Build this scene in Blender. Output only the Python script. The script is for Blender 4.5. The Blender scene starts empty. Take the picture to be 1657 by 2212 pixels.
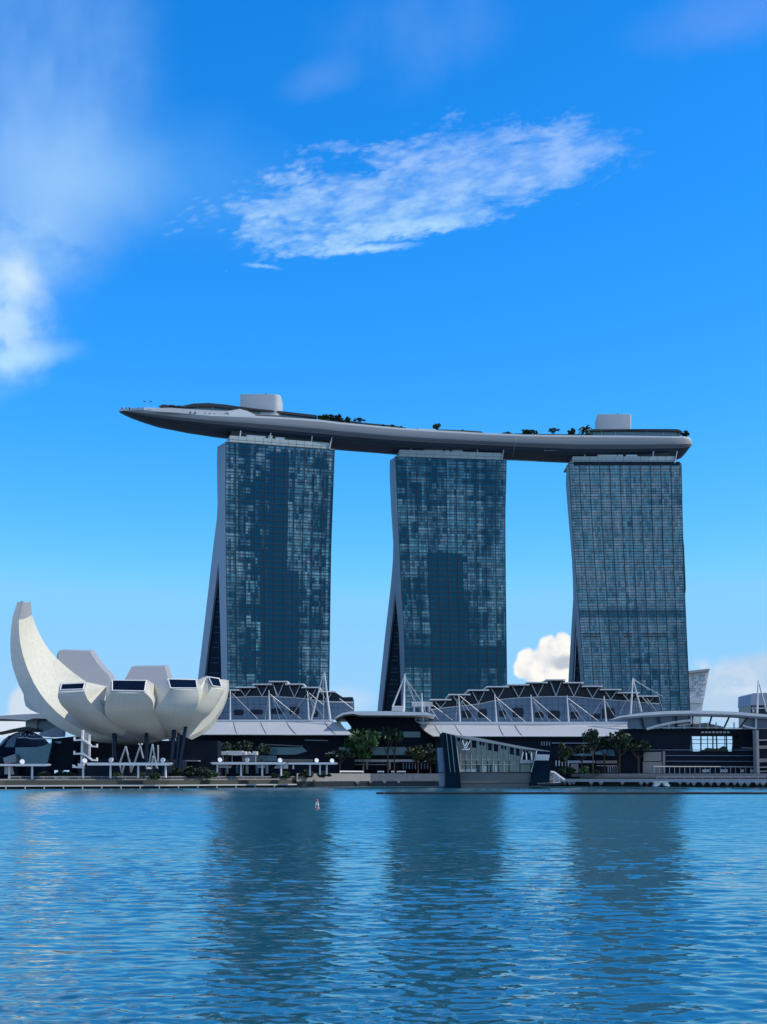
import bpy, math, random
import numpy as np
from mathutils import Vector
random.seed(7)
R = math.radians
sc = bpy.context.scene
col = sc.collection

# ------------------------------------------------------------------ camera
F, HX, HY, CAMZ = 2800.0, 828.5, 1677.0, 5.0        # focal length and horizon in units of a 1657 x 2212 picture
cd = bpy.data.cameras.new('camera'); cam = bpy.data.objects.new('camera', cd); col.objects.link(cam)
cam.location = (0, 0, CAMZ); cam.rotation_euler = (R(90), 0, 0)
cd.sensor_fit = 'VERTICAL'; cd.sensor_height = 36; cd.lens = 36 * F / 2212; cd.shift_y = (HY - 1106) / 2212
cd.clip_start = 0.5; cd.clip_end = 20000
sc.camera = cam
sc.view_settings.view_transform = 'Standard'; sc.view_settings.look = 'None'
sc.view_settings.exposure = 0; sc.view_settings.gamma = 1
sc.render.engine = 'CYCLES'
sc.cycles.use_denoising = True
sc.cycles.max_bounces = 6

# ------------------------------------------------------------------ node helper
class NT:
    def __init__(s, nt): s.nt = nt
    def new(s, t, **kw):
        n = s.nt.nodes.new(t)
        for k, v in kw.items(): setattr(n, k, v)
        return n
    def set(s, sock, v):
        if v is None: return
        if isinstance(v, bpy.types.NodeSocket): s.nt.links.new(v, sock)
        else:
            if sock.type == 'RGBA' and hasattr(v, '__len__') and len(v) == 3: v = (*v, 1)
            sock.default_value = v
    def m(s, op, a, b=None, c=None, clamp=False):
        n = s.new('ShaderNodeMath', operation=op); n.use_clamp = clamp
        for i, v in enumerate((a, b, c)): s.set(n.inputs[i], v) if v is not None else None
        return n.outputs[0]
    def vm(s, op, a, b=None, out=0):
        n = s.new('ShaderNodeVectorMath', operation=op)
        s.set(n.inputs[0], a)
        if b is not None: s.set(n.inputs[3 if op == 'SCALE' else 1], b)
        return n.outputs[out]
    def sep(s, v):
        n = s.new('ShaderNodeSeparateXYZ'); s.set(n.inputs[0], v); return n.outputs
    def comb(s, x, y, z=0.0):
        n = s.new('ShaderNodeCombineXYZ')
        for i, v in enumerate((x, y, z)): s.set(n.inputs[i], v)
        return n.outputs[0]
    def noise(s, vec, scale, detail=3, rough=0.5, out='Fac', dist=0.0):
        n = s.new('ShaderNodeTexNoise'); s.set(n.inputs['Vector'], vec)
        n.inputs['Scale'].default_value = scale; n.inputs['Detail'].default_value = detail
        n.inputs['Roughness'].default_value = rough; n.inputs['Distortion'].default_value = dist
        return n.outputs[out]
    def white(s, vec, out='Value'):
        n = s.new('ShaderNodeTexWhiteNoise', noise_dimensions='3D'); s.set(n.inputs['Vector'], vec); return n.outputs[out]
    def mix(s, f, a, b):
        n = s.new('ShaderNodeMix', data_type='RGBA'); s.set(n.inputs[0], f); s.set(n.inputs[6], a); s.set(n.inputs[7], b)
        return n.outputs[2]
    def ss(s, v, a, b):                                  # smoothstep
        n = s.new('ShaderNodeMapRange', interpolation_type='SMOOTHSTEP')
        s.set(n.inputs[0], v); n.inputs[1].default_value = a; n.inputs[2].default_value = b
        return n.outputs[0]

# ------------------------------------------------------------------ sky
SUN_AZ, SUN_EL = 97.0, 48.0                            # clockwise from the viewing direction
w = bpy.data.worlds.new('World'); sc.world = w; w.use_nodes = True
def build_world():
    n = NT(w.node_tree)
    bg = w.node_tree.nodes['Background']
    sk = n.new('ShaderNodeTexSky', sky_type='NISHITA', sun_disc=False)
    sk.sun_elevation = R(SUN_EL); sk.sun_rotation = R(SUN_AZ)
    sk.air_density = 1.0; sk.dust_density = 0.0; sk.ozone_density = 6.0
    sp = n.new('ShaderNodeSeparateColor'); n.set(sp.inputs[0], sk.outputs[0])
    r = n.m('MINIMUM', n.m('MULTIPLY', n.m('POWER', sp.outputs[0], 2.9), 0.185), 2.3)
    g = n.m('MINIMUM', n.m('MULTIPLY', n.m('POWER', sp.outputs[1], 1.1), 1.42), 6.3)
    b = n.m('MINIMUM', n.m('MULTIPLY', sp.outputs[2], 2.45), 10.5)
    cc = n.new('ShaderNodeCombineColor')
    for i, v in enumerate((r, g, b)): n.set(cc.inputs[i], v)
    c = cc.outputs[0]
    tc = n.new('ShaderNodeTexCoord')
    d = n.sep(tc.outputs['Generated'])
    front = n.ss(d[1], 0.2, 0.45)
    yy = n.m('MAXIMUM', d[1], 0.2)
    px = n.m('MULTIPLY_ADD', n.m('DIVIDE', d[0], yy), 28.0, 8.285)       # compass direction and height, in steps of about 2 degrees
    py = n.m('MULTIPLY_ADD', n.m('DIVIDE', d[2], yy), -28.0, 16.77)
    P2 = n.comb(px, py, 0)
    wob = n.noise(P2, 0.9, 4, 0.6, 'Color')
    def ell(cx, cy, rx, ry, rot=0.0, wobble=0.6, src=None):
        v = n.vm('SUBTRACT', P2, (cx, cy, 0))
        v = n.vm('ADD', v, n.vm('SCALE', n.vm('SUBTRACT', wob if src is None else src, (.5, .5, .5)), wobble))
        x, y, _ = n.sep(v)
        ca, sa = math.cos(rot), math.sin(rot)
        x2 = n.m('ADD', n.m('MULTIPLY', x, ca / rx), n.m('MULTIPLY', y, sa / rx))
        y2 = n.m('ADD', n.m('MULTIPLY', x, -sa / ry), n.m('MULTIPLY', y, ca / ry))
        return n.m('SQRT', n.m('ADD', n.m('MULTIPLY', x2, x2), n.m('MULTIPLY', y2, y2)))
    def lay(c, dist, a, b_, amt, colour, tex=None):
        f = n.m('MULTIPLY', n.ss(dist, b_, a), amt)
        if tex is not None: f = n.m('MULTIPLY', f, tex)
        f = n.m('MULTIPLY', f, front)
        return n.mix(n.m('MINIMUM', f, 1.0), c, tuple(10 * k for k in colour))
    def inv(dist, a, b_): return n.ss(dist, a, b_)
    # pale band of haze along the horizon
    f = n.m('MULTIPLY', n.ss(d[2], 0.16, 0.0), 0.62)
    c = n.mix(f, c, (4.6, 6.6, 8.6))
    # high thin veils
    soft = n.noise(n.vm('MULTIPLY', P2, (1, 0.45, 1)), 0.55, 3, 0.5)
    softn = n.ss(soft, 0.25, 0.75)
    c = lay(c, ell(0.7, 2.4, 2.9, 4.6, 0.1, 1.2), 0.0, 1.2, 0.75, (.30, .56, 1.0), n.ss(soft, 0.1, 0.7))
    c = lay(c, ell(1.5, 4.0, 2.3, 1.5, 0.1, 0.8), -0.2, 1.25, 0.6, (.42, .70, 1.0))
    c = lay(c, ell(3.4, 3.7, 3.6, 1.6, 0.2, 0.8), -0.2, 1.25, 0.3, (.22, .55, 1.0))
    c = lay(c, ell(9.0, 0.6, 2.3, 1.5, -0.25, 1.4), 0.0, 1.2, 0.24, (.34, .55, .97), softn)
    c = lay(c, ell(6.9, 1.75, 1.0, 0.5, -0.4, 0.8), 0.0, 1.2, 0.16, (.34, .55, .97))
    c = lay(c, ell(15.8, 0.35, 2.4, 0.75, -0.22, 0.9), 0.0, 1.2, 0.18, (.40, .50, .95))
    c = lay(c, ell(0.7, 5.2, 2.0, 1.0, 0.25, 1.2), 0.0, 1.2, 0.5, (.46, .74, 1.0), n.ss(n.noise(P2, .9, 4, 0.55), 0.25, 0.65))
    # bright bank at the left edge
    c = lay(c, ell(-0.1, 6.8, 1.5, 1.9, 0.0, 1.0), 0.2, 1.1, 0.78, (.60, .84, 1.0), n.ss(n.noise(P2, 1.1, 4, 0.55), 0.2, 0.62))
    c = lay(c, ell(0.2, 7.75, 1.7, 0.38, -0.14, 0.5), 0.0, 1.15, 0.7, (.50, .80, 1.0))
    c = lay(c, ell(0.45, 6.0, 0.75, 0.5, 0.5, 0.7), 0.0, 1.2, 0.6, (.75, .92, 1.0))
    # the central streak: rippled cells to the left, smoother to the right
    rot = -0.2
    ca, sa = math.cos(rot), math.sin(rot)
    mp = n.new('ShaderNodeMapping'); n.set(mp.inputs[0], P2); mp.inputs['Rotation'].default_value = (0, 0, -rot)
    q = mp.outputs[0]
    streak = n.noise(n.vm('MULTIPLY', q, (0.55, 1.5, 1)), 1.1, 7, 0.60, dist=0.5)
    vor = n.new('ShaderNodeTexVoronoi', feature='SMOOTH_F1'); n.set(vor.inputs['Vector'], n.vm('ADD', n.vm('MULTIPLY', q, (2.6, 5.6, 1)), n.vm('SCALE', wob, 1.6)))
    vor.inputs['Scale'].default_value = 1.5; vor.inputs['Smoothness'].default_value = .6
    cells = n.ss(vor.outputs['Distance'], 0.85, 0.15)
    ctex = n.m('ADD', n.m('MULTIPLY', n.ss(streak, 0.22, 0.66), 0.95), n.m('MULTIPLY', n.m('MULTIPLY', cells, n.ss(px, 11.5, 6.0)), 0.40))
    fine = n.noise(n.vm('MULTIPLY', q, (1, 2.2, 1)), 3.2, 6, 0.65, 'Color')
    rag = n.vm('ADD', n.vm('SCALE', fine, .75), n.vm('ADD', n.vm('SCALE', wob, .9), (-.325, -.325, 0)))
    e1 = n.m('MINIMUM', ell(9.25, 4.02, 4.35, 1.15, rot, 1.5, rag), n.m('MINIMUM', ell(11.7, 3.5, 1.8, 1.0, -0.15, 1.3, rag), ell(6.5, 4.6, 1.6, 0.95, -0.1, 1.3, rag)))
    er = n.m('SUBTRACT', n.m('MULTIPLY', ctex, 1.2), n.m('MULTIPLY', n.m('MULTIPLY', e1, e1), 0.85))
    fs = n.m('MULTIPLY', n.m('MULTIPLY', n.ss(er, -0.12, 1.0), n.m('MULTIPLY_ADD', n.ss(n.noise(n.vm('MULTIPLY', q, (.8, 2.0, 1)), 1.6, 4, .55), .30, .68), .5, .28)), front)
    c = n.mix(n.m('MINIMUM', fs, 1.0), c, n.mix(n.ss(py, 3.0, 5.2), (3.9, 6.0, 10.0), (4.5, 7.2, 10.0)))
    c = lay(c, ell(8.8, 4.95, 2.0, 0.22, -0.14, 0.55, fine), 0.0, 1.2, 0.6, (.52, .80, 1.0))
    c = lay(c, ell(7.9, 5.38, 1.1, 0.10, -0.09, 0.22, fine), 0.1, 1.3, 0.8, (.50, .78, 1.0))
    c = lay(c, ell(5.65, 5.75, 0.42, 0.05, 0.13, 0.16, fine), 0.1, 1.3, 0.5, (.42, .72, 1.0))
    c = lay(c, ell(12.3, 2.75, 0.5, 0.28, -0.4, 0.7, fine), 0.0, 1.2, 0.35, (.40, .64, 1.0))
    # low clouds over the horizon
    lown = n.noise(P2, 1.7, 5, 0.55)
    c = lay(c, ell(16.9, 14.95, 2.3, 0.95, 0.0, 0.5), 0.7, 1.08, 0.80, (.50, .64, .82))
    c = lay(c, ell(15.6, 14.6, 1.2, 0.55, 0.1, 0.6), 0.1, 1.2, 0.8, (.72, .80, .90), n.ss(lown, 0.42, 0.72))
    c = lay(c, ell(16.2, 14.95, 0.75, 0.14, 0.0, 0.3), 0.1, 1.2, 0.5, (.74, .82, .92))
    c = lay(c, ell(0.55, 15.25, 0.42, 0.55, 0.0, 0.35), 0.6, 1.1, 0.8, (.70, .77, .86))
    c = lay(c, ell(0.2, 15.7, 1.5, 0.3, 0.0, 0.2), 0.5, 1.1, 0.8, (.76, .80, .88))
    c = lay(c, ell(7.5, 15.1, 0.7, 0.35, 0.0, 0.5), 0.3, 1.2, 0.35, (.70, .80, .92))
    # the cumulus between two of the towers
    cw = n.noise(P2, 5.5, 5, 0.6, 'Color')
    cu = None
    for (cx, cy, r_) in ((11.87, 13.98, .26), (11.42, 14.28, .27), (12.15, 13.88, .20), (11.75, 14.45, .46), (12.3, 14.4, .46), (11.3, 14.45, .22), (11.9, 14.75, .5), (12.05, 14.15, .28)):
        e = ell(cx, cy, r_, r_, 0, 0.16, cw)
        cu = e if cu is None else n.m('MINIMUM', cu, e)
    shade = n.noise(n.vm('ADD', P2, (3.1, 1.7, 0)), 2.3, 4, 0.5)
    ccol = n.mix(n.ss(shade, 0.40, 0.68), (10.0, 9.8, 9.3), (7.6, 7.9, 8.4))
    ccol = n.mix(n.ss(ell(12.2, 14.32, .36, .17, 0, .15, cw), 1.15, 0.5), ccol, (5.3, 5.9, 6.6))
    fcu = n.m('MULTIPLY', n.ss(cu, 1.14, 0.80), front)
    c = n.mix(fcu, c, ccol)
    c = lay(c, ell(11.8, 15.1, .8, .32, 0, 0.4), 0.3, 1.2, 0.7, (.62, .70, .82))
    # unseen cloud added outside the view to whiten the blue sky light
    cl = n.ss(n.noise(tc.outputs['Generated'], 2.6, 5, 0.55), 0.40, 0.62)
    back = n.m('SUBTRACT', 1.0, n.ss(d[1], 0.05, 0.45))
    c = n.mix(n.m('MULTIPLY', n.m('MULTIPLY', cl, back), 0.6), c, (7.4, 7.8, 8.2))
    n.set(bg.inputs[0], c); bg.inputs[1].default_value = 0.1
build_world()

# ------------------------------------------------------------------ sun
ld = bpy.data.lights.new('sun', 'SUN'); ld.energy = 3.6; ld.angle = R(0.53); ld.color = (1.0, 0.93, 0.80)
sun = bpy.data.objects.new('sun', ld); col.objects.link(sun)
to_sun = Vector((math.sin(R(SUN_AZ)) * math.cos(R(SUN_EL)), math.cos(R(SUN_AZ)) * math.cos(R(SUN_EL)), math.sin(R(SUN_EL))))
sun.rotation_euler = to_sun.to_track_quat('Z', 'Y').to_euler(); sun.location = (300, -200, 500)

# ------------------------------------------------------------------ helpers
def P(x, y, Y): return Vector(((x - HX) / F * Y, Y, CAMZ + (HY - y) / F * Y))
def wx(x, Y): return (x - HX) / F * Y
def wz(y, Y): return CAMZ + (HY - y) / F * Y
class View:                                             # readings taken off an enlarged part of the photograph
    def __init__(s, x0, y0, k): s.x0, s.y0, s.k = x0 / 1.8515, y0 / 1.8515, k / 1657 / 1.8515
    def __call__(s, x, y): return (s.x0 + s.k * x, s.y0 + s.k * y)
    def x(s, x): return s.x0 + s.k * x
    def y(s, y): return s.y0 + s.k * y
    def P(s, x, y, Y): return P(s.x0 + s.k * x, s.y0 + s.k * y, Y)

class MB:
    def __init__(s): s.v, s.f = [], []
    def face(s, pts):
        i = len(s.v); s.v += [Vector(p) for p in pts]; s.f.append(list(range(i, i + len(pts))))
    def slab(s, pts, off):                              # polygon thickened along off
        n = len(pts); i = len(s.v); off = Vector(off)
        s.v += [Vector(p) for p in pts] + [Vector(p) + off for p in pts]
        s.f += [list(range(i, i + n)), [i + n + k for k in reversed(range(n))]]
        s.f += [[i + k, i + n + k, i + n + (k + 1) % n, i + (k + 1) % n] for k in range(n)]
        return s
    def prism(s, pts, Y0, Y1):                          # picture outline at depth Y0, carried straight back to Y1
        return s.slab([P(x, y, Y0) for x, y in pts], (0, Y1 - Y0, 0))
    def box(s, x0, x1, y0, y1, z0, z1):
        return s.slab([(x0, y0, z0), (x1, y0, z0), (x1, y0, z1), (x0, y0, z1)], (0, y1 - y0, 0))
    def rect(s, x0, x1, ya, yb, Y0, Y1): return s.prism([(x0, yb), (x1, yb), (x1, ya), (x0, ya)], Y0, Y1)
    def bar(s, p, q, r, n=6, r2=None):
        p, q = Vector(p), Vector(q); d = (q - p).normalized()
        a = d.orthogonal().normalized(); b = d.cross(a); i = len(s.v); r2 = r if r2 is None else r2
        for c, rr in ((p, r), (q, r2)):
            for k in range(n):
                t = 2 * math.pi * (k + .5) / n; s.v.append(c + a * math.cos(t) * rr + b * math.sin(t) * rr)
        s.f += [[i + k, i + (k + 1) % n, i + n + (k + 1) % n, i + n + k] for k in range(n)]
        s.f += [[i + k for k in reversed(range(n))], [i + n + k for k in range(n)]]
        return s
    def path(s, pts, r, n=6):
        for a, b in zip(pts, pts[1:]): s.bar(a, b, r, n)
        return s
    def loft(s, rings, cap=True, close=True):
        i = len(s.v); n = len(rings[0])
        for r_ in rings: s.v += [Vector(p) for p in r_]
        for a in range(len(rings) - 1):
            for k in range(n if close else n - 1):
                s.f.append([i + a * n + k, i + a * n + (k + 1) % n, i + (a + 1) * n + (k + 1) % n, i + (a + 1) * n + k])
        if cap and close: s.f += [[i + k for k in reversed(range(n))], [i + (len(rings) - 1) * n + k for k in range(n)]]
        return s
    def lathe(s, c, prof, n=20):
        return s.loft([[(c[0] + r_ * math.cos(2 * math.pi * k / n), c[1] + r_ * math.sin(2 * math.pi * k / n), c[2] + z) for k in range(n)] for r_, z in prof])
    def build(s, name, mat, parent=None, smooth=None, uv=None):
        me = bpy.data.meshes.new(name)
        o0 = Vector(parent_loc(parent)) if parent else Vector((0, 0, 0))
        me.from_pydata([v - o0 for v in s.v], [], s.f); 
        if smooth is not None:
            me.polygons.foreach_set('use_smooth', [True] * len(me.polygons)); me.set_sharp_from_angle(angle=R(smooth))
        if uv is not None:
            l = me.uv_layers.new(name='uv'); l.data.foreach_set('uv', [c for f in s.f for k in f for c in uv[k]])
        me.materials.append(mat); me.update()
        o = bpy.data.objects.new(name, me); col.objects.link(o)
        if parent: o.parent = parent
        return o
def parent_loc(p):
    l = Vector(p.location)
    while p.parent: p = p.parent; l += p.location
    return l
def tag(o, label, cat, group=None):
    o['label'] = label; o['category'] = cat
    if group: o['group'] = group
    return o
def thing(name, label, cat, loc, group=None):
    o = bpy.data.objects.new(name, None); col.objects.link(o); o.location = loc; o.empty_display_size = 1
    return tag(o, label, cat, group)
def copy_tree(o, parent=None):
    c = o.copy(); col.objects.link(c)
    if parent: c.parent = parent
    for ch in list(o.children): copy_tree(ch, c)
    return c
def curve(pts, n):                                      # Catmull-Rom through tuples, n samples evenly by parameter
    out = []
    pts = [np.array(p, float) for p in pts]; m = len(pts) - 1
    for k in range(n):
        t = k / (n - 1) * m; i = min(int(t), m - 1); f = t - i
        p1, p2 = pts[i], pts[i + 1]; p0 = pts[i - 1] if i else 2 * p1 - p2; p3 = pts[i + 2] if i + 2 <= m else 2 * p2 - p1
        out.append(tuple(.5 * (2 * p1 + (p2 - p0) * f + (2 * p0 - 5 * p1 + 4 * p2 - p3) * f * f + (3 * p1 - p0 - 3 * p2 + p3) * f ** 3)))
    return out
def interp(x, tab):
    xs, ys = zip(*tab); return float(np.interp(x, xs, ys))

# ------------------------------------------------------------------ materials
def mat(name, c, rough=.5, metal=0., var=.12, scale=.25, bump=0., ior=None, spec=None, stain=0., joints=0.):
    m = bpy.data.materials.new(name); m.use_nodes = True; n = NT(m.node_tree)
    b = m.node_tree.nodes['Principled BSDF']
    tc = n.new('ShaderNodeTexCoord'); geo = n.new('ShaderNodeNewGeometry')
    nz = n.noise(geo.outputs['Position'], scale, 5, .6)
    f = n.m('MULTIPLY_ADD', nz, 2 * var, 1 - var)
    if stain:
        st = n.noise(n.vm('MULTIPLY', geo.outputs['Position'], (1, 1, .12)), 1.1, 4, .6)
        f = n.m('MULTIPLY', f, n.m('MULTIPLY_ADD', n.ss(st, .45, .75), -stain, 1.0))
    if joints:
        pz = n.sep(geo.outputs['Position'])
        jl = n.m('MAXIMUM', n.m('LESS_THAN', n.m('FRACT', n.m('DIVIDE', pz[2], joints)), .05), n.m('LESS_THAN', n.m('FRACT', n.m('DIVIDE', n.m('ADD', pz[0], n.m('MULTIPLY', pz[1], .35)), joints * 1.7)), .03))
        f = n.m('MULTIPLY', f, n.m('MULTIPLY_ADD', jl, -.10, 1.0))
    n.set(b.inputs['Base Color'], n.vm('SCALE', tuple(c), f))
    n.set(b.inputs['Roughness'], n.m('MULTIPLY_ADD', nz, .16, max(rough - .08, 0.02)))
    b.inputs['Metallic'].default_value = metal
    if ior: b.inputs['IOR'].default_value = ior
    if spec is not None: b.inputs['Specular IOR Level'].default_value = spec
    if bump:
        bn = n.new('ShaderNodeBump'); bn.inputs['Strength'].default_value = bump; bn.inputs['Distance'].default_value = .2
        n.set(bn.inputs['Height'], n.noise(geo.outputs['Position'], scale * 6, 4, .6)); n.set(b.inputs['Normal'], bn.outputs[0])
    return m
M = dict(
    white=mat('white_paint', (.70, .70, .70), .45), offwhite=mat('pale_cladding', (.62, .64, .66), .4, var=.06),
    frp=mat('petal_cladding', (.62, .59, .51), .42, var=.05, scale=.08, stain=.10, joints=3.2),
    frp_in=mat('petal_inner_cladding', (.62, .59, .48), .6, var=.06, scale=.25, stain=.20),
    frp_grey=mat('grey_and_shade_cladding', (.33, .34, .36), .5, var=.04, scale=.1),
    steel=mat('white_steel', (.48, .50, .53), .35, var=.06), grey=mat('grey_concrete', (.36, .37, .38), .7, var=.12, stain=.15),
    end=mat('end_wall_cladding', (.37, .42, .50), .6, var=.05, scale=.05),
    hull=mat('deck_panels_painted_shade', (.05, .075, .115), .5, var=.06, scale=.06, spec=.15), fascia=mat('deck_panels_lit', (.37, .36, .36), .5, var=.05, scale=.06, spec=.3), midhull=mat('deck_panels_painted_half_shade', (.17, .185, .215), .5, var=.05, scale=.06, spec=.25), atrium=mat('atrium_dark_glass', (.003, .010, .028), .75, var=.5, scale=.15, spec=.02), atriumline=mat('atrium_floor_edge', (.02, .06, .10), .5),
    box=mat('rooftop_box_cladding', (.50, .51, .53), .5, var=.05), dark=mat('dark_metal', (.02, .024, .03), .4),
    navy=mat('dark_glass', (.004, .012, .030), .2, var=.4, scale=.12, spec=.25), wallglass=mat('mall_glass', (.11, .17, .25), .15, var=.25, scale=.1, ior=1.45),
    teal=mat('teal_glass', (.08, .20, .25), .15, var=.3, scale=.15, ior=1.6),
    awning=mat('awning_panels', (.42, .44, .46), .4, var=.05, scale=.1, stain=.08),
    crown=mat('crown_panels', (.40, .46, .45), .4, var=.15, scale=.12), deckw=mat('boardwalk_planks', (.20, .17, .15), .8, var=.25, scale=.4),
    stone=mat('promenade_stone', (.26, .25, .24), .8, var=.2, scale=.3, stain=.2), beam=mat('pale_concrete_edge', (.42, .42, .43), .7, var=.12),
    ground=mat('ground_paving', (.05, .055, .045), .9, var=.3, scale=.05), bark=mat('bark', (.07, .05, .035), .9),
    lv=mat('green_grey_glass', (.22, .25, .20), .18, var=.2, scale=.2), lvdark=mat('blue_black_glass', (.002, .013, .028), .35, var=.4, scale=.2, spec=.06),
    lvbase=mat('grey_granite', (.13, .135, .13), .5, var=.15), lvblue=mat('pale_blue_glass', (.18, .30, .42), .2, var=.3, scale=.5),
    red=mat('red_paint', (.40, .12, .13), .5), blind=mat('white_blinds', (.6, .6, .6), .6), tan=mat('tan_shop_wall', (.30, .27, .24), .7, var=.2),
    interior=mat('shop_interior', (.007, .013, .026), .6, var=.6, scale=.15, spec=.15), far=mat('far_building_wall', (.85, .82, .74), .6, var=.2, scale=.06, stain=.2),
    fargrey=mat('far_grey_wall', (.36, .42, .52), .6), skin=mat('skin', (.35, .22, .16), .6), cloth=mat('dark_cloth', (.04, .045, .06), .8, var=.5, scale=1.5),
    mullion=mat('slate_mullion', (.09, .13, .19), .4), bright=mat('white_enamel', (.9, .9, .9), .4, var=.02), bolt=mat('seam_line', (.10, .11, .12), .6), domeglass=mat('blue_dome_glass', (.05, .12, .20), .15, var=.4, scale=.4),
)
def leaf_mat(name, c):
    m = bpy.data.materials.new(name); m.use_nodes = True; n = NT(m.node_tree); b = m.node_tree.nodes['Principled BSDF']
    g = n.new('ShaderNodeNewGeometry')
    v = n.m('MULTIPLY_ADD', g.outputs['Random Per Island'], 1.1, .45)
    n.set(b.inputs['Base Color'], n.vm('SCALE', c, v)); b.inputs['Roughness'].default_value = .6
    return m
M['leaf'] = leaf_mat('leaves_mid_green', (.026, .075, .020)); M['leafd'] = leaf_mat('leaves_dark_green', (.011, .032, .015)); M['leafo'] = leaf_mat('leaves_olive', (.035, .05, .02))

def tower_glass(name, reflection_zones, floor=3.45, bay=1.55, tint=(1, 1, 1), seed=0., level=.5):
    """Curtain wall: bays and storeys, each room with blinds drawn or not; 'zones' are skyline reflections painted into the pane colour."""
    m = bpy.data.materials.new(name); m.use_nodes = True; n = NT(m.node_tree); b = m.node_tree.nodes['Principled BSDF']
    uvn = n.new('ShaderNodeUVMap'); uvn.uv_map = 'uv'
    u, v, _ = n.sep(uvn.outputs[0])
    iz = n.m('FLOOR', n.m('DIVIDE', v, floor)); ib = n.m('FLOOR', n.m('DIVIDE', u, bay)); ir = n.m('FLOOR', n.m('DIVIDE', u, bay * 4))
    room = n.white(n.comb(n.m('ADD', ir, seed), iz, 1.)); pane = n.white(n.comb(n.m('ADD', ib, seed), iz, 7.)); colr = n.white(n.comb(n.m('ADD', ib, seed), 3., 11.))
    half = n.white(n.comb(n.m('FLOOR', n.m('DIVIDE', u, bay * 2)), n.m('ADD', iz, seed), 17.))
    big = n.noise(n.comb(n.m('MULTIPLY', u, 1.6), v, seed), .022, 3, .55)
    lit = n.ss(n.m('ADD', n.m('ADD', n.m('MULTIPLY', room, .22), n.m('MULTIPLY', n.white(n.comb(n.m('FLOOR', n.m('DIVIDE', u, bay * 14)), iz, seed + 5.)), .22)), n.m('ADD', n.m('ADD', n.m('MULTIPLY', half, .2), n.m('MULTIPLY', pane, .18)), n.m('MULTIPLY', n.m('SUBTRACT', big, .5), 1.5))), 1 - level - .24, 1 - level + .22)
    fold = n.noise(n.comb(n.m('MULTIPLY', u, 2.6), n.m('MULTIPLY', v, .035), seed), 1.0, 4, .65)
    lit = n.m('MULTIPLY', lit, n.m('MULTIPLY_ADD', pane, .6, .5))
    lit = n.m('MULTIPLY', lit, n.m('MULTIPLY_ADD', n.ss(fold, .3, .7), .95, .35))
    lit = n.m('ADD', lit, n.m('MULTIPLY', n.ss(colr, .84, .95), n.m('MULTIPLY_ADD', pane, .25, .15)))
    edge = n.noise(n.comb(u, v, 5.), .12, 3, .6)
    for (u0, u1, v0, v1, k) in reflection_zones:  # painted reflections
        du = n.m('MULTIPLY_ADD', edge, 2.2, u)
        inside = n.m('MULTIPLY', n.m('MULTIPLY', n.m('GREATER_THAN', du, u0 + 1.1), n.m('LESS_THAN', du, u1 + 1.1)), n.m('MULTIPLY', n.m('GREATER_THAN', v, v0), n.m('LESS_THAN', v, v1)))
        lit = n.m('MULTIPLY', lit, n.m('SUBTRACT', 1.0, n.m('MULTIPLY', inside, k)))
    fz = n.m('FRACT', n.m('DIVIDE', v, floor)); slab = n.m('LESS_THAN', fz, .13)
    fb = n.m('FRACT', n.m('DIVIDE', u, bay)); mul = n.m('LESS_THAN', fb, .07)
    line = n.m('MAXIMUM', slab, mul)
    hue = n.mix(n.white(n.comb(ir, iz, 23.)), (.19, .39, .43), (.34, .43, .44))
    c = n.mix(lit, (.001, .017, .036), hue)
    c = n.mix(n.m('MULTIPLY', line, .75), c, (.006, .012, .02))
    n.set(b.inputs['Base Color'], n.vm('MULTIPLY', c, tint))
    b.inputs['Roughness'].default_value = .06; b.inputs['IOR'].default_value = 1.8; b.inputs['Specular Tint'].default_value = (.10, .58, 1.0, 1)
    g = n.new('ShaderNodeNewGeometry')
    pn = n.white(n.comb(ib, iz, 31.), 'Color')
    tilt = n.vm('SCALE', n.vm('SUBTRACT', pn, (.5, .5, .5)), .022)
    wav = n.vm('SCALE', n.vm('SUBTRACT', n.noise(n.comb(n.m('MULTIPLY', u, 1.5), n.m('MULTIPLY', v, .5), 0), .5, 2, .5, 'Color'), (.5, .5, .5)), .05)
    n.set(b.inputs['Normal'], n.vm('NORMALIZE', n.vm('ADD', g.outputs['Normal'], n.vm('ADD', tilt, wav))))
    return m

def water_mat():
    m = bpy.data.materials.new('bay_water'); m.use_nodes = True; n = NT(m.node_tree); b = m.node_tree.nodes['Principled BSDF']
    g = n.new('ShaderNodeNewGeometry'); p = g.outputs['Position']
    y = n.sep(p)[1]
    def slope(sx, sy, sc_, amp, det):
        c = n.noise(n.vm('MULTIPLY', p, (sx, sy, 1)), sc_, det, .55, 'Color')
        return n.vm('MULTIPLY', n.vm('SUBTRACT', c, (.5, .5, .5)), (amp * 1.3, amp, 0))
    s = n.vm('ADD', slope(.38, 1., 3.0, .17, 2), slope(.3, 1., 1.0, .16, 3))
    patch = n.noise(n.vm('MULTIPLY', p, (.5, 1, 1)), .02, 3, .5)
    s = n.vm('SCALE', s, n.m('MULTIPLY_ADD', n.ss(patch, .3, .7), .7, .65))
    far = n.ss(y, 40., 200.)
    s = n.vm('SCALE', s, n.m('MULTIPLY_ADD', far, .45, .85))
    lean = n.comb(0.0, n.m('MULTIPLY_ADD', n.ss(y, 30., 160.), -.075, -.022), 0.0)          # wind waves show their steeper faces towards this shore
    s = n.vm('ADD', s, lean)
    n.set(b.inputs['Normal'], n.vm('NORMALIZE', n.vm('ADD', g.outputs['Normal'], s)))
    b.inputs['Base Color'].default_value = (.010, .085, .125, 1); b.inputs['Roughness'].default_value = .04; b.inputs['IOR'].default_value = 2.25
    return m
M['water'] = water_mat()

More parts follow.
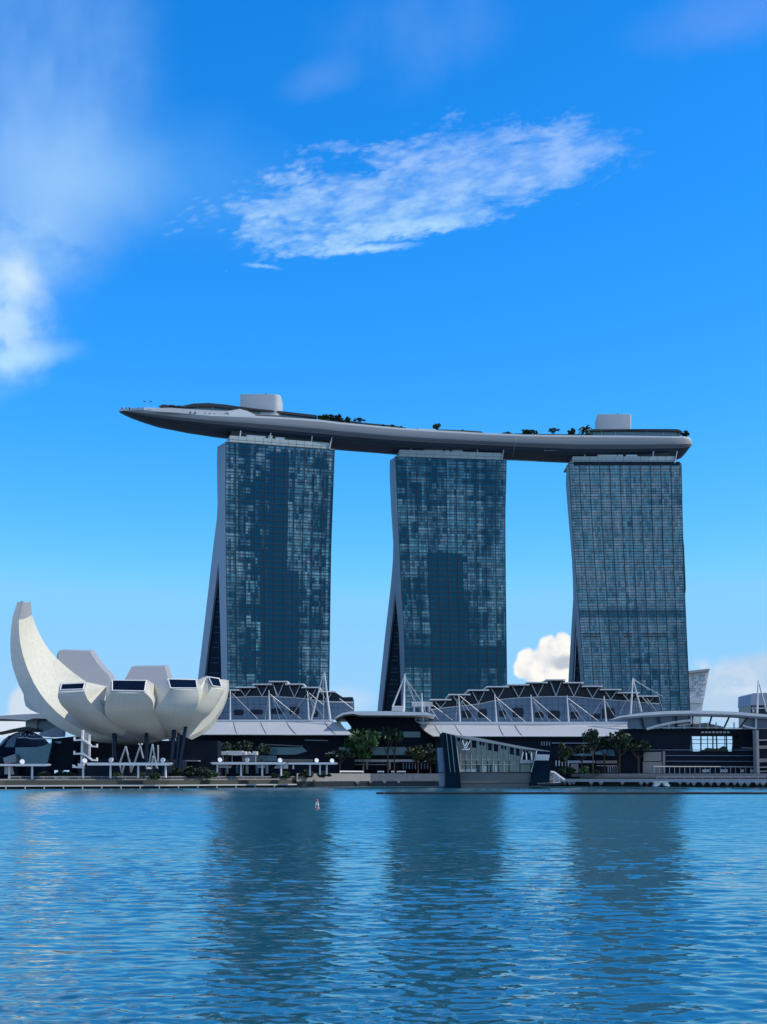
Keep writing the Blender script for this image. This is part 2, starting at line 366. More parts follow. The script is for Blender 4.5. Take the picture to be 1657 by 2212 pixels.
# ------------------------------------------------------------------ water and ground
def structure(o): o['kind'] = 'structure'; return o
def build_water():
    nr, nc = 960, 460
    Ys = 13.0 * np.exp(np.linspace(0, math.log(720 / 13.0), nr))
    t = np.linspace(-1, 1, nc)
    X = (Ys[:, None] * .36 + 6) * t[None, :]; Yg = np.repeat(Ys[:, None], nc, 1)
    Z = np.zeros_like(X); rng = np.random.default_rng(3)
    for k in range(90):
        lam = .26 * (2.5 / .26) ** rng.random(); th = rng.normal(0, .5) + .10
        kx, ky = math.sin(th) * 2 * math.pi / lam, math.cos(th) * 2 * math.pi / lam
        amp = .0205 * lam / (2 * math.pi) * (1.0 if lam < 1.8 else .55)
        fade = np.clip((lam / (2.6 * np.maximum(Ys * .0042, Ys * .72 / nc * abs(math.sin(th)) * 2))) - 1, 0, 1)
        ph = rng.random() * 6.283
        a = kx * X + ky * Yg + ph + 1.1 * np.sin(X * kx * .31 + X * .9 + Yg * ky * .17 + ph * 2)
        Z += amp * fade[:, None] * (np.sin(a) + .5 * np.sin(2 * a) + .25 * np.sin(3 * a))
    Z *= (.75 + .35 * np.sin(X * .21 + Yg * .05 + 1) * np.sin(Yg * .11 - X * .07))
    me = bpy.data.meshes.new('water')
    v = np.stack([X, Yg, Z], -1).reshape(-1, 3)
    me.vertices.add(len(v)); me.vertices.foreach_set('co', v.ravel())
    i = np.arange((nr - 1) * nc).reshape(nr - 1, nc)[:, :-1].ravel()
    q = np.stack([i, i + 1, i + nc + 1, i + nc], -1).astype(np.int32)
    me.loops.add(q.size); me.loops.foreach_set('vertex_index', q.ravel())
    me.polygons.add(len(q)); me.polygons.foreach_set('loop_start', np.arange(0, q.size, 4, dtype=np.int32)); me.polygons.foreach_set('use_smooth', np.ones(len(q), bool))
    me.update(calc_edges=True); me.validate(); me.materials.append(M['water'])
    o = bpy.data.objects.new('water', me); col.objects.link(o); structure(o)
    mb = MB(); mb.face([(-6000, -1500, -.25), (6000, -1500, -.25), (6000, 1600, -.25), (-6000, 1600, -.25)])
    structure(mb.build('water', M['water']))
build_water()
BANK = [(-400, 440), (0, 507), (360, 538), (640, 600), (800, 650), (1200, 650), (1404, 612), (1657, 572), (1900, 540)]
def Yb(x): return interp(x, BANK)
def bank(x, off=0, z=0): return Vector((wx(x, Yb(x)), Yb(x) + off, z))
mb = MB()
front = [bank(x, 6, 3.4) for x in (-400, 0, 360, 640, 800, 1200, 1404, 1657, 1900)]
front = [Vector((-1500, 380, 3.4))] + front + [Vector((1500, 450, 3.4))]
mb.slab(front + [Vector((7000, 2500, 3.4)), Vector((7000, 9000, 3.4)), Vector((-7000, 9000, 3.4)), Vector((-7000, 2500, 3.4))], (0, 0, -3.8))
structure(mb.build('ground', M['ground']))

# ------------------------------------------------------------------ towers
ZT = 202.0
def zpoly(pts, Y): return sorted([(wz(y, Y), wx(x, Y)) for x, y in pts])
def tower(label, L, Rr, O, apex, fin, fout, crown, reflection_zones, seed, tint, level, extras):
    YL = (ZT - CAMZ) * F / (HY - L[0][1]); YR = (ZT - CAMZ) * F / (HY - Rr[0][1])
    zl, zr = zpoly(L, YL), zpoly(Rr, YR)
    d = Vector((wx(Rr[0][0], YR) - wx(L[0][0], YL), YR - YL, 0)).normalized(); nrm = Vector((d.y, -d.x, 0)); back = -nrm
    root = thing('hotel_tower', label, 'tower', (wx((L[0][0] + Rr[0][0]) / 2, YL), (YL + YR) / 2, 3.4), 'three glass towers under the roof deck')
    def fl(z): return Vector((interp(z, zl), YL, z))
    def fr(z): return Vector((interp(z, zr), YR, z))
    floor = 3.45; zs = [ZT - floor * k for k in range(58) if ZT - floor * k > 3.4]; zs.append(3.4)
    W = (fr(ZT) - fl(ZT)).length; nb = 11
    # glazed front
    g = MB(); uv = []
    rows = [[fl(z).lerp(fr(z), k / nb) for k in range(nb + 1)] for z in zs]
    g.loft(rows, close=False); uv = [(W * k / nb, z) for z in zs for k in range(nb + 1)]
    g.f = [f[::-1] for f in g.f]
    g.build('curtain_wall', tower_glass('tower_curtain_wall', reflection_zones, floor, W / nb / 4, tint, seed, level), root, uv=uv)
    # front slab behind the glass
    s = MB(); zz = zs[::4] + [3.4]
    s.loft([[fl(z) + back * .4 + d * .3, fr(z) + back * .4 - d * .3, fr(z) + back * 13 - d * .3, fl(z) + back * 13 + d * .3] for z in zz])
    s.build('slab_block', M['navy'], root)
    # horizontal slab edges and vertical fins stand proud of the glass
    h = MB()
    for z in zs[:-1]:
        a, b = fl(z), fr(z)
        h.slab([a + nrm * .05 + Vector((0, 0, -.16)), b + nrm * .05 + Vector((0, 0, -.16)), b + nrm * .05 + Vector((0, 0, .16)), a + nrm * .05 + Vector((0, 0, .16))], nrm * .22)
    h.build('slab_edges', M['dark'], root)
    vv = MB()
    for k in range(nb + 1):
        rail = [fl(z).lerp(fr(z), k / nb) for z in zs[::3] + [3.4]]
        wd = .17
        vv.loft([[p - d * wd + nrm * .04, p + d * wd + nrm * .04, p + d * wd + nrm * .42, p - d * wd + nrm * .42] for p in rail])
    vv.build('fins', M['dark'], root)
    # end wall: measured outline carried back along the side of the slab
    zo = zpoly(O, YL + 27)
    def sidept(x, y, extra=0.):                         # point of the end wall plane seen at picture position x, y
        r = Vector(((x - HX) / F, 1, (HY - y) / F)); z0 = Vector((0, 0, CAMZ))
        yl = interp(y, sorted([(b, a) for a, b in L])); base = fl(min(max(wz(y, YL), 3.4), ZT))
        n2 = d; t = (base - z0).dot(n2) / r.dot(n2)
        p = z0 + r * t
        return p
    def wall(pts, name, m, thick, shift):
        mb = MB(); q = [sidept(x, y) - d * shift for x, y in pts]
        mb.slab(q, d * thick); return mb.build(name, m, root)
    Ls = sorted(L, key=lambda p: p[1]); Os = sorted(O, key=lambda p: p[1])
    apy = apex[1]
    def onl(pl, y): return (interp(y, sorted([(b, a) for a, b in pl])), y)
    ys = [Ls[0][1] + 0.5] + [p[1] for p in Ls[1:] if p[1] < apy] + [apy]
    yo = [p for p in Os if p[1] < apy] + [onl(Os, apy)]
    # upper shaft in strips so the plane follows the leaning edge
    grid = np.linspace(0, 1, 9); up = MB()
    top_l, top_o = Ls[0][1] + .5, Os[0][1]
    rings = []
    for t in grid:
        a = onl(Ls, top_l + (apy - top_l) * t); o_ = onl(Os, top_o + (apy - top_o) * t)
        p, q = sidept(*a), sidept(*o_)
        rings.append([p - d * .15, q - d * .15, q + d * 1, p + back * .8 + d * 1, p + back * .5 - d * .1])
    up.loft(rings); up.build('end_wall', M['end'], root)
    ybot = 1640.
    for nm, pl, pm in (('front_leg', Ls, fin), ('rear_leg', Os, fout)):
        lg = MB(); rings = []
        for t in np.linspace(0, 1, 9):
            y = apy + (ybot - apy) * t
            a = onl(pl, y); i_ = onl([apex] + pm, y); p, q = sidept(*a), sidept(*i_)
            rings.append([p - d * .15, q - d * .15, q + d * 1, p + back * .8 * (nm[0] == 'f') + d * 1, p + back * .5 * (nm[0] == 'f') - d * .1])
        lg.loft(rings); lg.build(nm, M['end'], root)
    at = MB(); rings = []
    for t in np.linspace(0.02, 1, 9):
        y = apy + (ybot - apy) * t
        p, q = sidept(*onl([apex] + fin, y)), sidept(*onl([apex] + fout, y))
        rings.append([p + d * 1.2, q + d * 1.2, q + d * 2.2, p + d * 2.2])
    at.loft(rings); ag = at.build('atrium_glass', M['atrium'], root)
    for k in range(26):
        y = apy + 20 + k * (1520 - apy - 20) / 26
        p, q = sidept(*onl([apex] + fin, y)), sidept(*onl([apex] + fout, y))
        if k % 3 != 1: MB().bar(p.lerp(q, .25) + d * 1.1, p.lerp(q, .8) + d * 1.1, .16, 4).build('floor_edge', M['atriumline'], ag)
    # rear slab: leans out to the back
    rs = MB(); rings = []
    for t in np.linspace(0, 1, 8):
        y = Os[0][1] + (ybot - Os[0][1]) * t
        q = sidept(*onl(Os, y)); rings.append([q + d * 3, q + d * (W - 1) , q + d * (W - 1) + nrm * 9, q + d * 3 + nrm * 9])
    rs.loft(rings); rs.build('rear_slab', M['navy'], root)
    # crown: louvred band between slab and roof deck
    x0, x1 = crown[0][0], crown[1][0]; k0, k1 = (x0 - L[0][0]) / (Rr[0][0] - L[0][0]), (x1 - L[0][0]) / (Rr[0][0] - L[0][0])
    a, b = fl(ZT).lerp(fr(ZT), k0), fl(ZT).lerp(fr(ZT), k1); hz = wz(crown[0][1], a.y) - ZT
    cr = MB(); cr.slab([a, b, b + Vector((0, 0, hz)), a + Vector((0, 0, hz))], back * 22); cro = cr.build('crown', M['crown'], root)
    rf = MB(); rf.slab([fl(ZT) + Vector((0, 0, .02)), fr(ZT) + Vector((0, 0, .02)), fr(ZT) + back * 24 + Vector((0, 0, .02)), fl(ZT) + back * 24 + Vector((0, 0, .02))], (0, 0, .5)); rf.build('roof', M['crown'], root)
    se = MB()
    for k in range(1, 12): p = a.lerp(b, k / 12); se.bar(p + nrm * .02, p + nrm * .02 + Vector((0, 0, hz)), .07, 4)
    se.bar(a + Vector((0, 0, hz * .45)) + nrm * .02, b + Vector((0, 0, hz * .45)) + nrm * .02, .09, 4)
    se.build('panel_joints', M['bolt'], cro)
    core = MB(); core.slab([a.lerp(b, .03) + back * 6 + Vector((0, 0, hz)), a.lerp(b, .97) + back * 6 + Vector((0, 0, hz)), a.lerp(b, .97) + back * 6 + Vector((0, 0, hz + 5)), a.lerp(b, .03) + back * 6 + Vector((0, 0, hz + 5))], back * 14); core.build('core', M['dark'], root)
    for (xa, xb, hh) in extras['units']:
        p, q = a.lerp(b, xa), a.lerp(b, xb); mu = MB(); mu.slab([p + back * 1.5 + Vector((0, 0, hz)), q + back * 1.5 + Vector((0, 0, hz)), q + back * 1.5 + Vector((0, 0, hz + hh)), p + back * 1.5 + Vector((0, 0, hz + hh))], back * 3); mu.build('plant_unit', M['white'], root)
    for xa in extras['struts']:
        p = a.lerp(b, xa) + back * .6; MB().bar(p + Vector((0, 0, hz - .2)), p + Vector((.5, .2, hz + 3.4)), .42, 6).build('strut', M['steel'], root)
    p = b + nrm * .5; MB().bar(p + Vector((0, 0, .2)), p + Vector((1.6, 0, hz + 3.2)), .5, 6, .3).build('strut', M['steel'], root)
    return root
S = [(0, 0)]
v1, v1b = View(780, 1720, 600), View(780, 2200, 600)
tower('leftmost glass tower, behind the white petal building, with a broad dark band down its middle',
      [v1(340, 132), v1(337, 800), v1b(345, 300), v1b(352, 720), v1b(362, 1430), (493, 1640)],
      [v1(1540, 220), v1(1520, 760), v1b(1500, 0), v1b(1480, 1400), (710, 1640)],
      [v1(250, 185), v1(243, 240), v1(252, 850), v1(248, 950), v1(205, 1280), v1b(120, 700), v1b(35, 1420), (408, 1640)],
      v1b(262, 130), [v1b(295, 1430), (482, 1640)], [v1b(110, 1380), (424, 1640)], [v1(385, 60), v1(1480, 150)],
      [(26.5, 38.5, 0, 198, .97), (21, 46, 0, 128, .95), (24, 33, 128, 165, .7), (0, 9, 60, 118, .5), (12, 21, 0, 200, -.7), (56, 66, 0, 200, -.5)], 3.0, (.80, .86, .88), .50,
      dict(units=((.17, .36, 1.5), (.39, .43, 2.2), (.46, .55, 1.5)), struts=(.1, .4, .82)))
v2, v2b = View(1480, 1780, 600), View(1480, 2300, 600)
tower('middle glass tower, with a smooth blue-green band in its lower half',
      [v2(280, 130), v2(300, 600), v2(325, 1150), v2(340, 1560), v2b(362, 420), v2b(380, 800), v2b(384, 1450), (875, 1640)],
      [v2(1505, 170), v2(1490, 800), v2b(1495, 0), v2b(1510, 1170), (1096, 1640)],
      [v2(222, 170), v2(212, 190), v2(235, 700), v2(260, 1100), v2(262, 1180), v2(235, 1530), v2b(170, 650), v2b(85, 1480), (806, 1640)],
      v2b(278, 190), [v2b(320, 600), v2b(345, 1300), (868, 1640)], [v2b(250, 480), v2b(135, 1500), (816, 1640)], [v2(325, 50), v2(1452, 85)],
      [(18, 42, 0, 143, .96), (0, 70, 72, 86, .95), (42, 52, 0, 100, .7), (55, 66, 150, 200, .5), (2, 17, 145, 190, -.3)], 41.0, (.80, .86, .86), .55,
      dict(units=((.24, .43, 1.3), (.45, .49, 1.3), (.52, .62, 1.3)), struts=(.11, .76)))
v3, v3b = View(2200, 1780, 600), View(2200, 2300, 600)
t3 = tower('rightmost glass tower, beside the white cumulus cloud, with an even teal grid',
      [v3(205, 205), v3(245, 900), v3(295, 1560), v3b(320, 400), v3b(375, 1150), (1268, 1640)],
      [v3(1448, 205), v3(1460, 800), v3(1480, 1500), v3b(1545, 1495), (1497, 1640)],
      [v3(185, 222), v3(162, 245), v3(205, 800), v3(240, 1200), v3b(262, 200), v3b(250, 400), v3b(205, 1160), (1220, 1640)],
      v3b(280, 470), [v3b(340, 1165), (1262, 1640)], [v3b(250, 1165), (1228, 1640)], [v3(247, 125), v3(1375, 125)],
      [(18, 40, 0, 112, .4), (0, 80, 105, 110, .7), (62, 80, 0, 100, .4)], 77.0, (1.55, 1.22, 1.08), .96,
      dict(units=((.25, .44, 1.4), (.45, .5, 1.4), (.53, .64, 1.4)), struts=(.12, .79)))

Y3 = (ZT - CAMZ) * F / (HY - v3(205, 205)[1])
for (xa, xb) in ((362, 555), (822, 905), (1012, 1295), (1362, 1400)):
    for yy in (646, 676):
        mb = MB(); mb.prism([v3b(xa, yy + 6), v3b(xb, yy + 6), v3b(xb, yy - 7), v3b(xa, yy - 7)], Y3 - .55, Y3 - .2); mb.build('louvre', M['dark'], t3)
# ------------------------------------------------------------------ roof deck
def ydeck(x): return interp(x, [(230, 762), (610, 790), (975, 815), (1350, 832), (1500, 836)])
DECK = [(257, 887, 889, .8), (259, 886, 893, 3), (265, 885, 899, 6), (275, 884.5, 904.5, 8), (300, 884, 914.5, 11), (330, 885, 924, 13), (390, 890.5, 936, 16), (453, 896, 945.5, 18), (548, 900, 956, 19), (611, 903, 962, 19),
        (690, 908.5, 969, 19), (733, 914, 973, 19), (813, 921.5, 979, 19), (863, 926, 983, 19), (924, 930, 986.5, 19), (1035, 936.5, 991, 19), (1134, 940.5, 995.5, 19), (1246, 942, 1000.5, 19), (1371, 943, 1000, 19), (1450, 944, 997.5, 19), (1478, 944.5, 996, 18), (1488, 946, 991, 16), (1493, 951, 982, 13), (1495, 960, 970, 8)]
def deck_rings():
    out = []
    for (x, yr, yb, a) in DECK:
        Yc = ydeck(x); Yn = Yc - a; X = wx(x, Yn); zr = wz(yr, Yn); tgt = (HY - yb) / F
        lo, hi = .3, 30.
        th = np.linspace(0, math.pi, 25)
        for _ in range(40):
            b = (lo + hi) / 2
            v = np.min((zr - b * np.sin(th) ** .62 - CAMZ) / (Yc - a * np.sign(np.cos(th)) * np.abs(np.cos(th)) ** .8))
            if v < tgt: hi = b
            else: lo = b
        out.append((X, Yc, zr, a, b))
    return out
DR = deck_rings()
def rimz(x): return interp(wx(x, ydeck(x) - 17), [(r[0], r[2]) for r in DR])
def build_deck():
    root = thing('roof_deck', 'long grey boat-shaped roof deck lying across the three glass towers', 'roof deck', (0, 810, 205))
    h = MB(); th = np.linspace(0, math.pi, 22)
    rings = [[(X, Yc - a * math.copysign(abs(math.cos(t)) ** .8, math.cos(t)), zr - b * max(math.sin(t), 0) ** .62) for t in th] for (X, Yc, zr, a, b) in DR]
    for nm, k0, k1, mt in (('fascia', 0, 2, 'fascia'), ('flank', 2, 4, 'midhull'), ('hull', 4, len(th) - 1, 'hull')):  # one hull; shade below the rim painted in as darker panel tones
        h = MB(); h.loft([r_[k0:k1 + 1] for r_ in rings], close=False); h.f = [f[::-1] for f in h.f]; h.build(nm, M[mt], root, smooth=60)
    d = MB(); d.loft([[(X, Yc - a + .05, zr - .4), (X, Yc + a - .05, zr - .4)] for (X, Yc, zr, a, b) in DR], close=False); d.build('deck_floor', M['stone'], root)
    p = MB()
    for s in (-1, 1):
        p.loft([[(X, Yc + s * a, zr - .6), (X, Yc + s * (a - min(.5, a * .4)), zr - .6), (X, Yc + s * (a - min(.5, a * .4)), zr + .55), (X, Yc + s * a, zr + .55)] for (X, Yc, zr, a, b) in DR])
    p.build('rim', M['offwhite'], root)
    rl = MB()                                            # seams running along the hull
    for k in (3, 5, 7):
        rl.path([rings[i][k] for i in range(2, len(rings) - 2)], .10, 4)
    rl.build('seam', M['bolt'], root)
    gr = MB()                                            # grating under the right half of the hull
    for k in range(9):
        x = 1176 + k * 8; gr.bar(P(x, 963, ydeck(x) - 17.2), P(x, 973.5, ydeck(x) - 14.2), .12, 4)
    gr.bar(P(1176, 973.5, ydeck(1176) - 14.2), P(1240, 973.5, ydeck(1240) - 14.2), .14, 4); gr.build('grating', M['crown'], root)
    gu = MB(); gu.path([P(x, y, ydeck(x) + 6) for x, y in ((1102, 992.5), (1163, 995.5))], .35, 4); gu.build('gutter', M['steel'], root)
    jn = MB()
    for x in (1105,):
        i = min(range(len(DR)), key=lambda k: abs(DR[k][0] - wx(x, ydeck(x))))
    X = wx(1105, ydeck(1105)); 
    jn.path([Vector((X + .35, Yc_, z_)) for (Yc_, z_) in [(interp(X, [(r[0], r[1]) for r in DR]) - 19.05 * math.cos(t) ** .8, interp(X, [(r[0], r[2]) for r in DR]) - 1.01 * interp(X, [(r[0], r[4]) for r in DR]) * math.sin(t) ** .62) for t in np.linspace(0.05, 1.5, 12)]], .16, 4); jn.build('joint', M['crown'], root)
build_deck()
def on_deck(x, y, off): Y = ydeck(x) - 19 + off; return P(x, y, Y)
vd, ve, vf = View(430, 1540, 970), View(1250, 1600, 850), View(2000, 1600, 850)
def roof_box(label, x0, x1, yt, ybm, roundr):
    Y0 = ydeck((x0 + x1) / 2) - 8; root = thing('rooftop_box', label, 'plant room', P((x0 + x1) / 2, ybm, Y0 + 8), 'plant rooms on the roof deck')
    a, b, zt, zb = wx(x0, Y0), wx(x1, Y0), wz(yt, Y0), wz(ybm, Y0) - 3
    mb = MB(); pts = []
    for (cx, cy, r, t0) in ((b - roundr, Y0 + roundr, roundr, -90), (b - 1, Y0 + 17, 1, 0), (a + 2.2, Y0 + 17, 1, 90), (a + .5, Y0 + .5, .5, 180)):
        for k in range(6): t = R(t0 + 18 * k); pts.append((cx + r * math.cos(t), cy + r * math.sin(t)))
    mb.loft([[(x, y, zb) for x, y in pts], [(x, y, zt - .4) for x, y in pts], [(x * .99 + (a + b) / 2 * .01, y, zt) for x, y in pts]])
    mb.build('walls', M['box'], root, smooth=35)
    cp = MB(); cp.loft([[((x - (a + b) / 2) * .94 + (a + b) / 2, (y - Y0 - 9) * .94 + Y0 + 9, z) for x, y in pts] for z in (zt, zt + .25)]); cp.build('coping', M['offwhite'], root)
    rf = MB(); xm = a + (b - a) * .6; rf.box(xm, xm + 1.2, Y0 + 3, Y0 + 5, zt + .25, zt + 1.3); rf.box(xm + 1.6, xm + 3.2, Y0 + 3, Y0 + 5, zt + .25, zt + 1.0); rf.box(xm + 1.1, xm + 1.7, Y0 + 3.4, Y0 + 4.6, zt + .3, zt + .8)
    rf.build('vent', M['dark'], root)
    return root
roof_box('pale grey box on the roof deck above the leftmost tower, its near corner rounded', 519, 606, 851.5, 886, 4.0)
roof_box('pale square box on the roof deck above the rightmost tower', 1290.5, 1364, 895, 936, 1.0)
def canopy(label, top, bot, Yo, depth, posts, glass):
    root = thing('rooftop_canopy', label, 'canopy', on_deck(top[0][0], top[0][1] + 10, Yo))
    mb = MB(); pts = [on_deck(x, y, Yo) for x, y in top] + [on_deck(x, y, Yo) for x, y in reversed(bot)]
    mb.slab(pts, (0, depth, 0)); mb.build('roof', M['dark'], root)
    gl = MB(); 
    for (xa, ya, xb, yb, h) in glass: gl.slab([on_deck(xa, ya, Yo + 2), on_deck(xb, yb, Yo + 2), on_deck(xb, yb + h, Yo + 2), on_deck(xa, ya + h, Yo + 2)], (0, .4, 0))
    gl.build('glazing', M['teal'], root)
    for (x, y0, y1) in posts: MB().bar(on_deck(x, y0, Yo + 1), on_deck(x, y1, Yo + 1), .16, 6).build('post', M['steel'], root)
canopy('long dark curved roof over the bar left of the nearer pale box on deck', [vd(450, 143), vd(520, 140), vd(585, 126), vd(690, 122), vd(800, 132), vd(880, 143), vd(1000, 158), vd(1190, 178), vd(1430, 205)],
       [vd(450, 156), vd(520, 154), vd(600, 146), vd(700, 144), vd(830, 158), vd(900, 168), vd(1000, 172), vd(1190, 194), vd(1430, 222)], 9, 16,
       [(vd.x(k), vd.y(150), vd.y(190)) for k in (530, 620, 720, 810)], [(vd.x(540), vd.y(155), vd.x(830), vd.y(160), 7), (vd.x(1000), vd.y(170), vd.x(1430), vd.y(222), 7)])
canopy('flat dark roof with glass below at the right end of the deck', [vf(690, 236), vf(720, 227), vf(1000, 225), vf(1380, 226), vf(1410, 236), vf(1425, 250)],
       [vf(690, 240), vf(720, 241), vf(1000, 242), vf(1380, 243), vf(1405, 250), vf(1420, 262)], 3, 20,
       [(vf.x(k), vf.y(240), vf.y(275)) for k in (790, 900, 1040, 1150, 1270, 1400)], [(vf.x(690), vf.y(242), vf.x(1410), vf.y(246), 9)])
# observation terrace: low garden wall with a leaning white cover
root = thing('terrace_wall', 'pale low planter wall along the tip of the deck left of its dark roof', 'wall', on_deck(420, 890, 4))
mb = MB(); mb.slab([on_deck(x, y, 2) for x, y in (vd(300, 162), vd(420, 155), vd(540, 163), vd(700, 172), vd(830, 178), vd(1000, 200), vd(1000, 225), vd(700, 212), vd(480, 190), vd(300, 178))], (0, 1.0, 0)); mb.build('wall', M['box'], root)
mb = MB(); mb.slab([on_deck(x, y, 1.2) for x, y in (vd(815, 178), vd(905, 163), vd(960, 178), vd(1012, 205), vd(995, 222), vd(840, 208))], (0, .6, 0)); mb.build('cover', M['offwhite'], root)
mb = MB()
for k in range(14):
    x = 560 + k * 33; y = 182 + (x - 560) * .075; mb.slab([on_deck(*vd(x + dx, y + dy), 1.6) for dx, dy in ((0, 0), (13, 1), (13, 8), (0, 7))], (0, .3, 0)) if k % 4 != 2 else None
mb.build('openings', M['dark'], root)
for i, (zx, zy, lab) in enumerate(((392, 143, 'dark parasol nearest the tip of the roof deck'), (440, 145, 'dark domed parasol between two others on the roof deck'), (490, 150, 'dark parasol beside the left end of the curved bar roof'))):
    p = on_deck(*vd(zx, zy), 7); root = thing('parasol', lab, 'parasol', p - Vector((0, 0, 3)), 'parasols on the roof deck')
    MB().lathe(p - Vector((0, 0, .5)), ((3.6, 0), (3.4, .25), (2.2, .8), (.1, 1.15)), 12).build('canopy', M['dark'], root)
    MB().bar(p - Vector((0, 0, 4.2)), p, .09, 6).build('pole', M['steel'], root)
# people at the tip of the deck
def person(label, x, lean, cl):
    p = on_deck(x, 884.6, 15 if x < 275 else 9); root = thing('person', label, 'person', p - Vector((0, 0, .3)), 'visitors standing at the tip of the deck')
    b = MB(); z = p.z - .3
    prof = [(.10, 0), (.12, .08), (.15, .45), (.20, .85), (.19, 1.05), (.23, 1.35), (.20, 1.45), (.07, 1.5), (.065, 1.55), (.105, 1.63), (.11, 1.72), (.06, 1.80)]
    b.lathe((p.x, p.y, z), [(r_ * 1.5, h) for r_, h in prof], 10); b.build('body', M['skin'], root, smooth=60)
    c = MB(); c.lathe((p.x, p.y, z), [(r_ * 1.5 + .04, h) for r_, h in prof[:7]], 10); c.build('clothes', cl, root, smooth=60)
    for s in (-1, 1): MB().path([(p.x + s * .33, p.y, z + 1.38), (p.x + s * .46, p.y - .1, z + 1.08), (p.x + s * .40 + lean, p.y - .3, z + .85)], .07, 6).build('arm', M['skin'], root)
for i, (x, lab) in enumerate(((263.5, 'person in dark clothes closest to the tip of the roof deck'), (273, 'person in dark clothes second from the tip of the deck'), (279.5, 'person in dark clothes between two pairs of visitors on the deck'), (300.5, 'person in dark clothes in front of the white strip on the deck'), (305.5, 'person standing tight beside another at the white strip on the deck'), (311, 'person in dark clothes farthest from the deck tip, below the twin lamp'))):
    person(lab, x, .1 * (-1) ** i, M['cloth'])
root = thing('glass_balustrade', 'low glass balustrade with a bright strip round the tip of the deck', 'balustrade', on_deck(300, 884, 4))
mb = MB(); mb.path([on_deck(x, 881.5, o) for x, o in ((262, 16), (275, 11), (300, 6.5), (330, 4))], .07, 4); mb.build('rail', M['steel'], root)
mb = MB(); mb.slab([on_deck(x, y, 7) for x, y in ((311, 880.3), (338, 881.2), (352, 884), (352, 886), (311, 885))], (0, .5, 0)); mb.build('light_strip', M['white'], root)
mb = MB(); mb.slab([on_deck(x, y, 6.8) for x, y in ((285, 881.5), (311, 880.5), (311, 885), (285, 885))], (0, .1, 0)); mb.build('glass', M['lvblue'], root)
root = thing('twin_lamp', 'thin lamp mast with two dark heads above the tip of the deck', 'lamp', on_deck(318.7, 884, 9))
p = on_deck(318.7, 871, 9); MB().bar(on_deck(318.7, 886, 9), p, .045, 5).build('mast', M['steel'], root)
for s in (-1, 1):
    q = p + Vector((s * 1.7, 0, 1.0)); MB().bar(p, q, .07, 5).build('arm', M['steel'], root); MB().bar(q - Vector((.55 * s, 0, .05)), q + Vector((.75 * s, 0, .15)), .32, 8, .22).build('lamp_head', M['dark'], root)

# ------------------------------------------------------------------ trees
def crown_mesh(name, m, n_clumps, leaves, sx, sz, leaf, shape='round', seed=0):
    rnd = random.Random(seed); mb = MB()
    for c in range(n_clumps):
        while True:
            q = Vector((rnd.uniform(-1, 1), rnd.uniform(-1, 1), rnd.uniform(-1, 1)))
            if .35 < q.length < 1: break
        if shape == 'umbrella': q.z = abs(q.z) * .8 - .2
        cr = rnd.uniform(.22, .40)
        for k in range(leaves):
            o = Vector((rnd.gauss(0, 1), rnd.gauss(0, 1), rnd.gauss(0, .8))); o = o.normalized() * cr * rnd.random() ** .4
            p = q * .78 + o; p = Vector((p.x * sx, p.y * sx, (p.z + 1) * sz))
            a = Vector((rnd.gauss(0, 1), rnd.gauss(0, 1), rnd.gauss(0, .6))).normalized(); b = a.cross(Vector((rnd.gauss(0, 1), rnd.gauss(0, 1), rnd.gauss(0, 1)))).normalized()
            s = leaf * rnd.uniform(.6, 1.3); mb.face([p - a * s, p + b * s * .6, p + a * s, p - b * s * .6])
    me_o = mb.build(name, m); me = me_o.data; bpy.data.objects.remove(me_o); return me
def palm_mesh(m, seed=1):
    rnd = random.Random(seed); mb = MB()
    for k in range(26):
        az = 2 * math.pi * k / 26 * 2.4; el = rnd.uniform(-.2, 1.1); L = rnd.uniform(.8, 1.1); pr = None
        for j in range(9):
            t = j / 8; r_ = L * t; p = Vector((math.cos(az) * r_ * math.cos(el * .6), math.sin(az) * r_ * math.cos(el * .6), 1 + math.sin(el) * r_ - .75 * t * t))
            if pr is not None:
                sd = Vector((-math.sin(az), math.cos(az), 0)) * .16 * (1.1 - t); dn = Vector((0, 0, -.09))
                mb.face([pr, p, p + sd + dn, pr + sd * 1.1 + dn]); mb.face([p, pr, pr - sd * 1.1 + dn, p - sd + dn])
            pr = p
    o = mb.build('crown', m); me = o.data; bpy.data.objects.remove(o); return me
def trunk_mesh(h, r, limbs, seed):
    rnd = random.Random(seed); mb = MB(); top = Vector((rnd.uniform(-.03, .03), 0, h))
    mb.bar((0, 0, 0), (top.x * .5, 0, h * .55), r, 7, r * .8); mb.bar((top.x * .5, 0, h * .55), top, r * .8, 7, r * .6)
    for k in range(limbs):
        az = k * 2.4 + rnd.random(); q = top * rnd.uniform(.75, 1); e = q + Vector((math.cos(az) * .3, math.sin(az) * .3, rnd.uniform(.2, .5)))
        mb.bar(q, e, r * .5, 5, r * .2)
    o = mb.build('trunk', M['bark']); me = o.data; bpy.data.objects.remove(o); return me
CR = dict(round=crown_mesh('crown', M['leaf'], 20, 70, .48, .34, .07, 'round', 1), dark=crown_mesh('crown', M['leafd'], 20, 70, .46, .36, .07, 'round', 2),
          tall=crown_mesh('crown', M['leafd'], 15, 60, .30, .40, .06, 'round', 3), loose=crown_mesh('crown', M['leafd'], 10, 50, .46, .30, .05, 'umbrella', 4), palm=palm_mesh(M['leafd']),
          olive=crown_mesh('crown', M['leafo'], 16, 60, .46, .33, .07, 'round', 5), bush=crown_mesh('crown', M['leafd'], 16, 60, .55, .42, .09, 'round', 6), green=crown_mesh('crown', M['leaf'], 16, 60, .55, .42, .09, 'round', 7))
TK = trunk_mesh(.5, .030, 4, 3); TKP = trunk_mesh(1.0, .035, 0, 5)
PROTO = {}
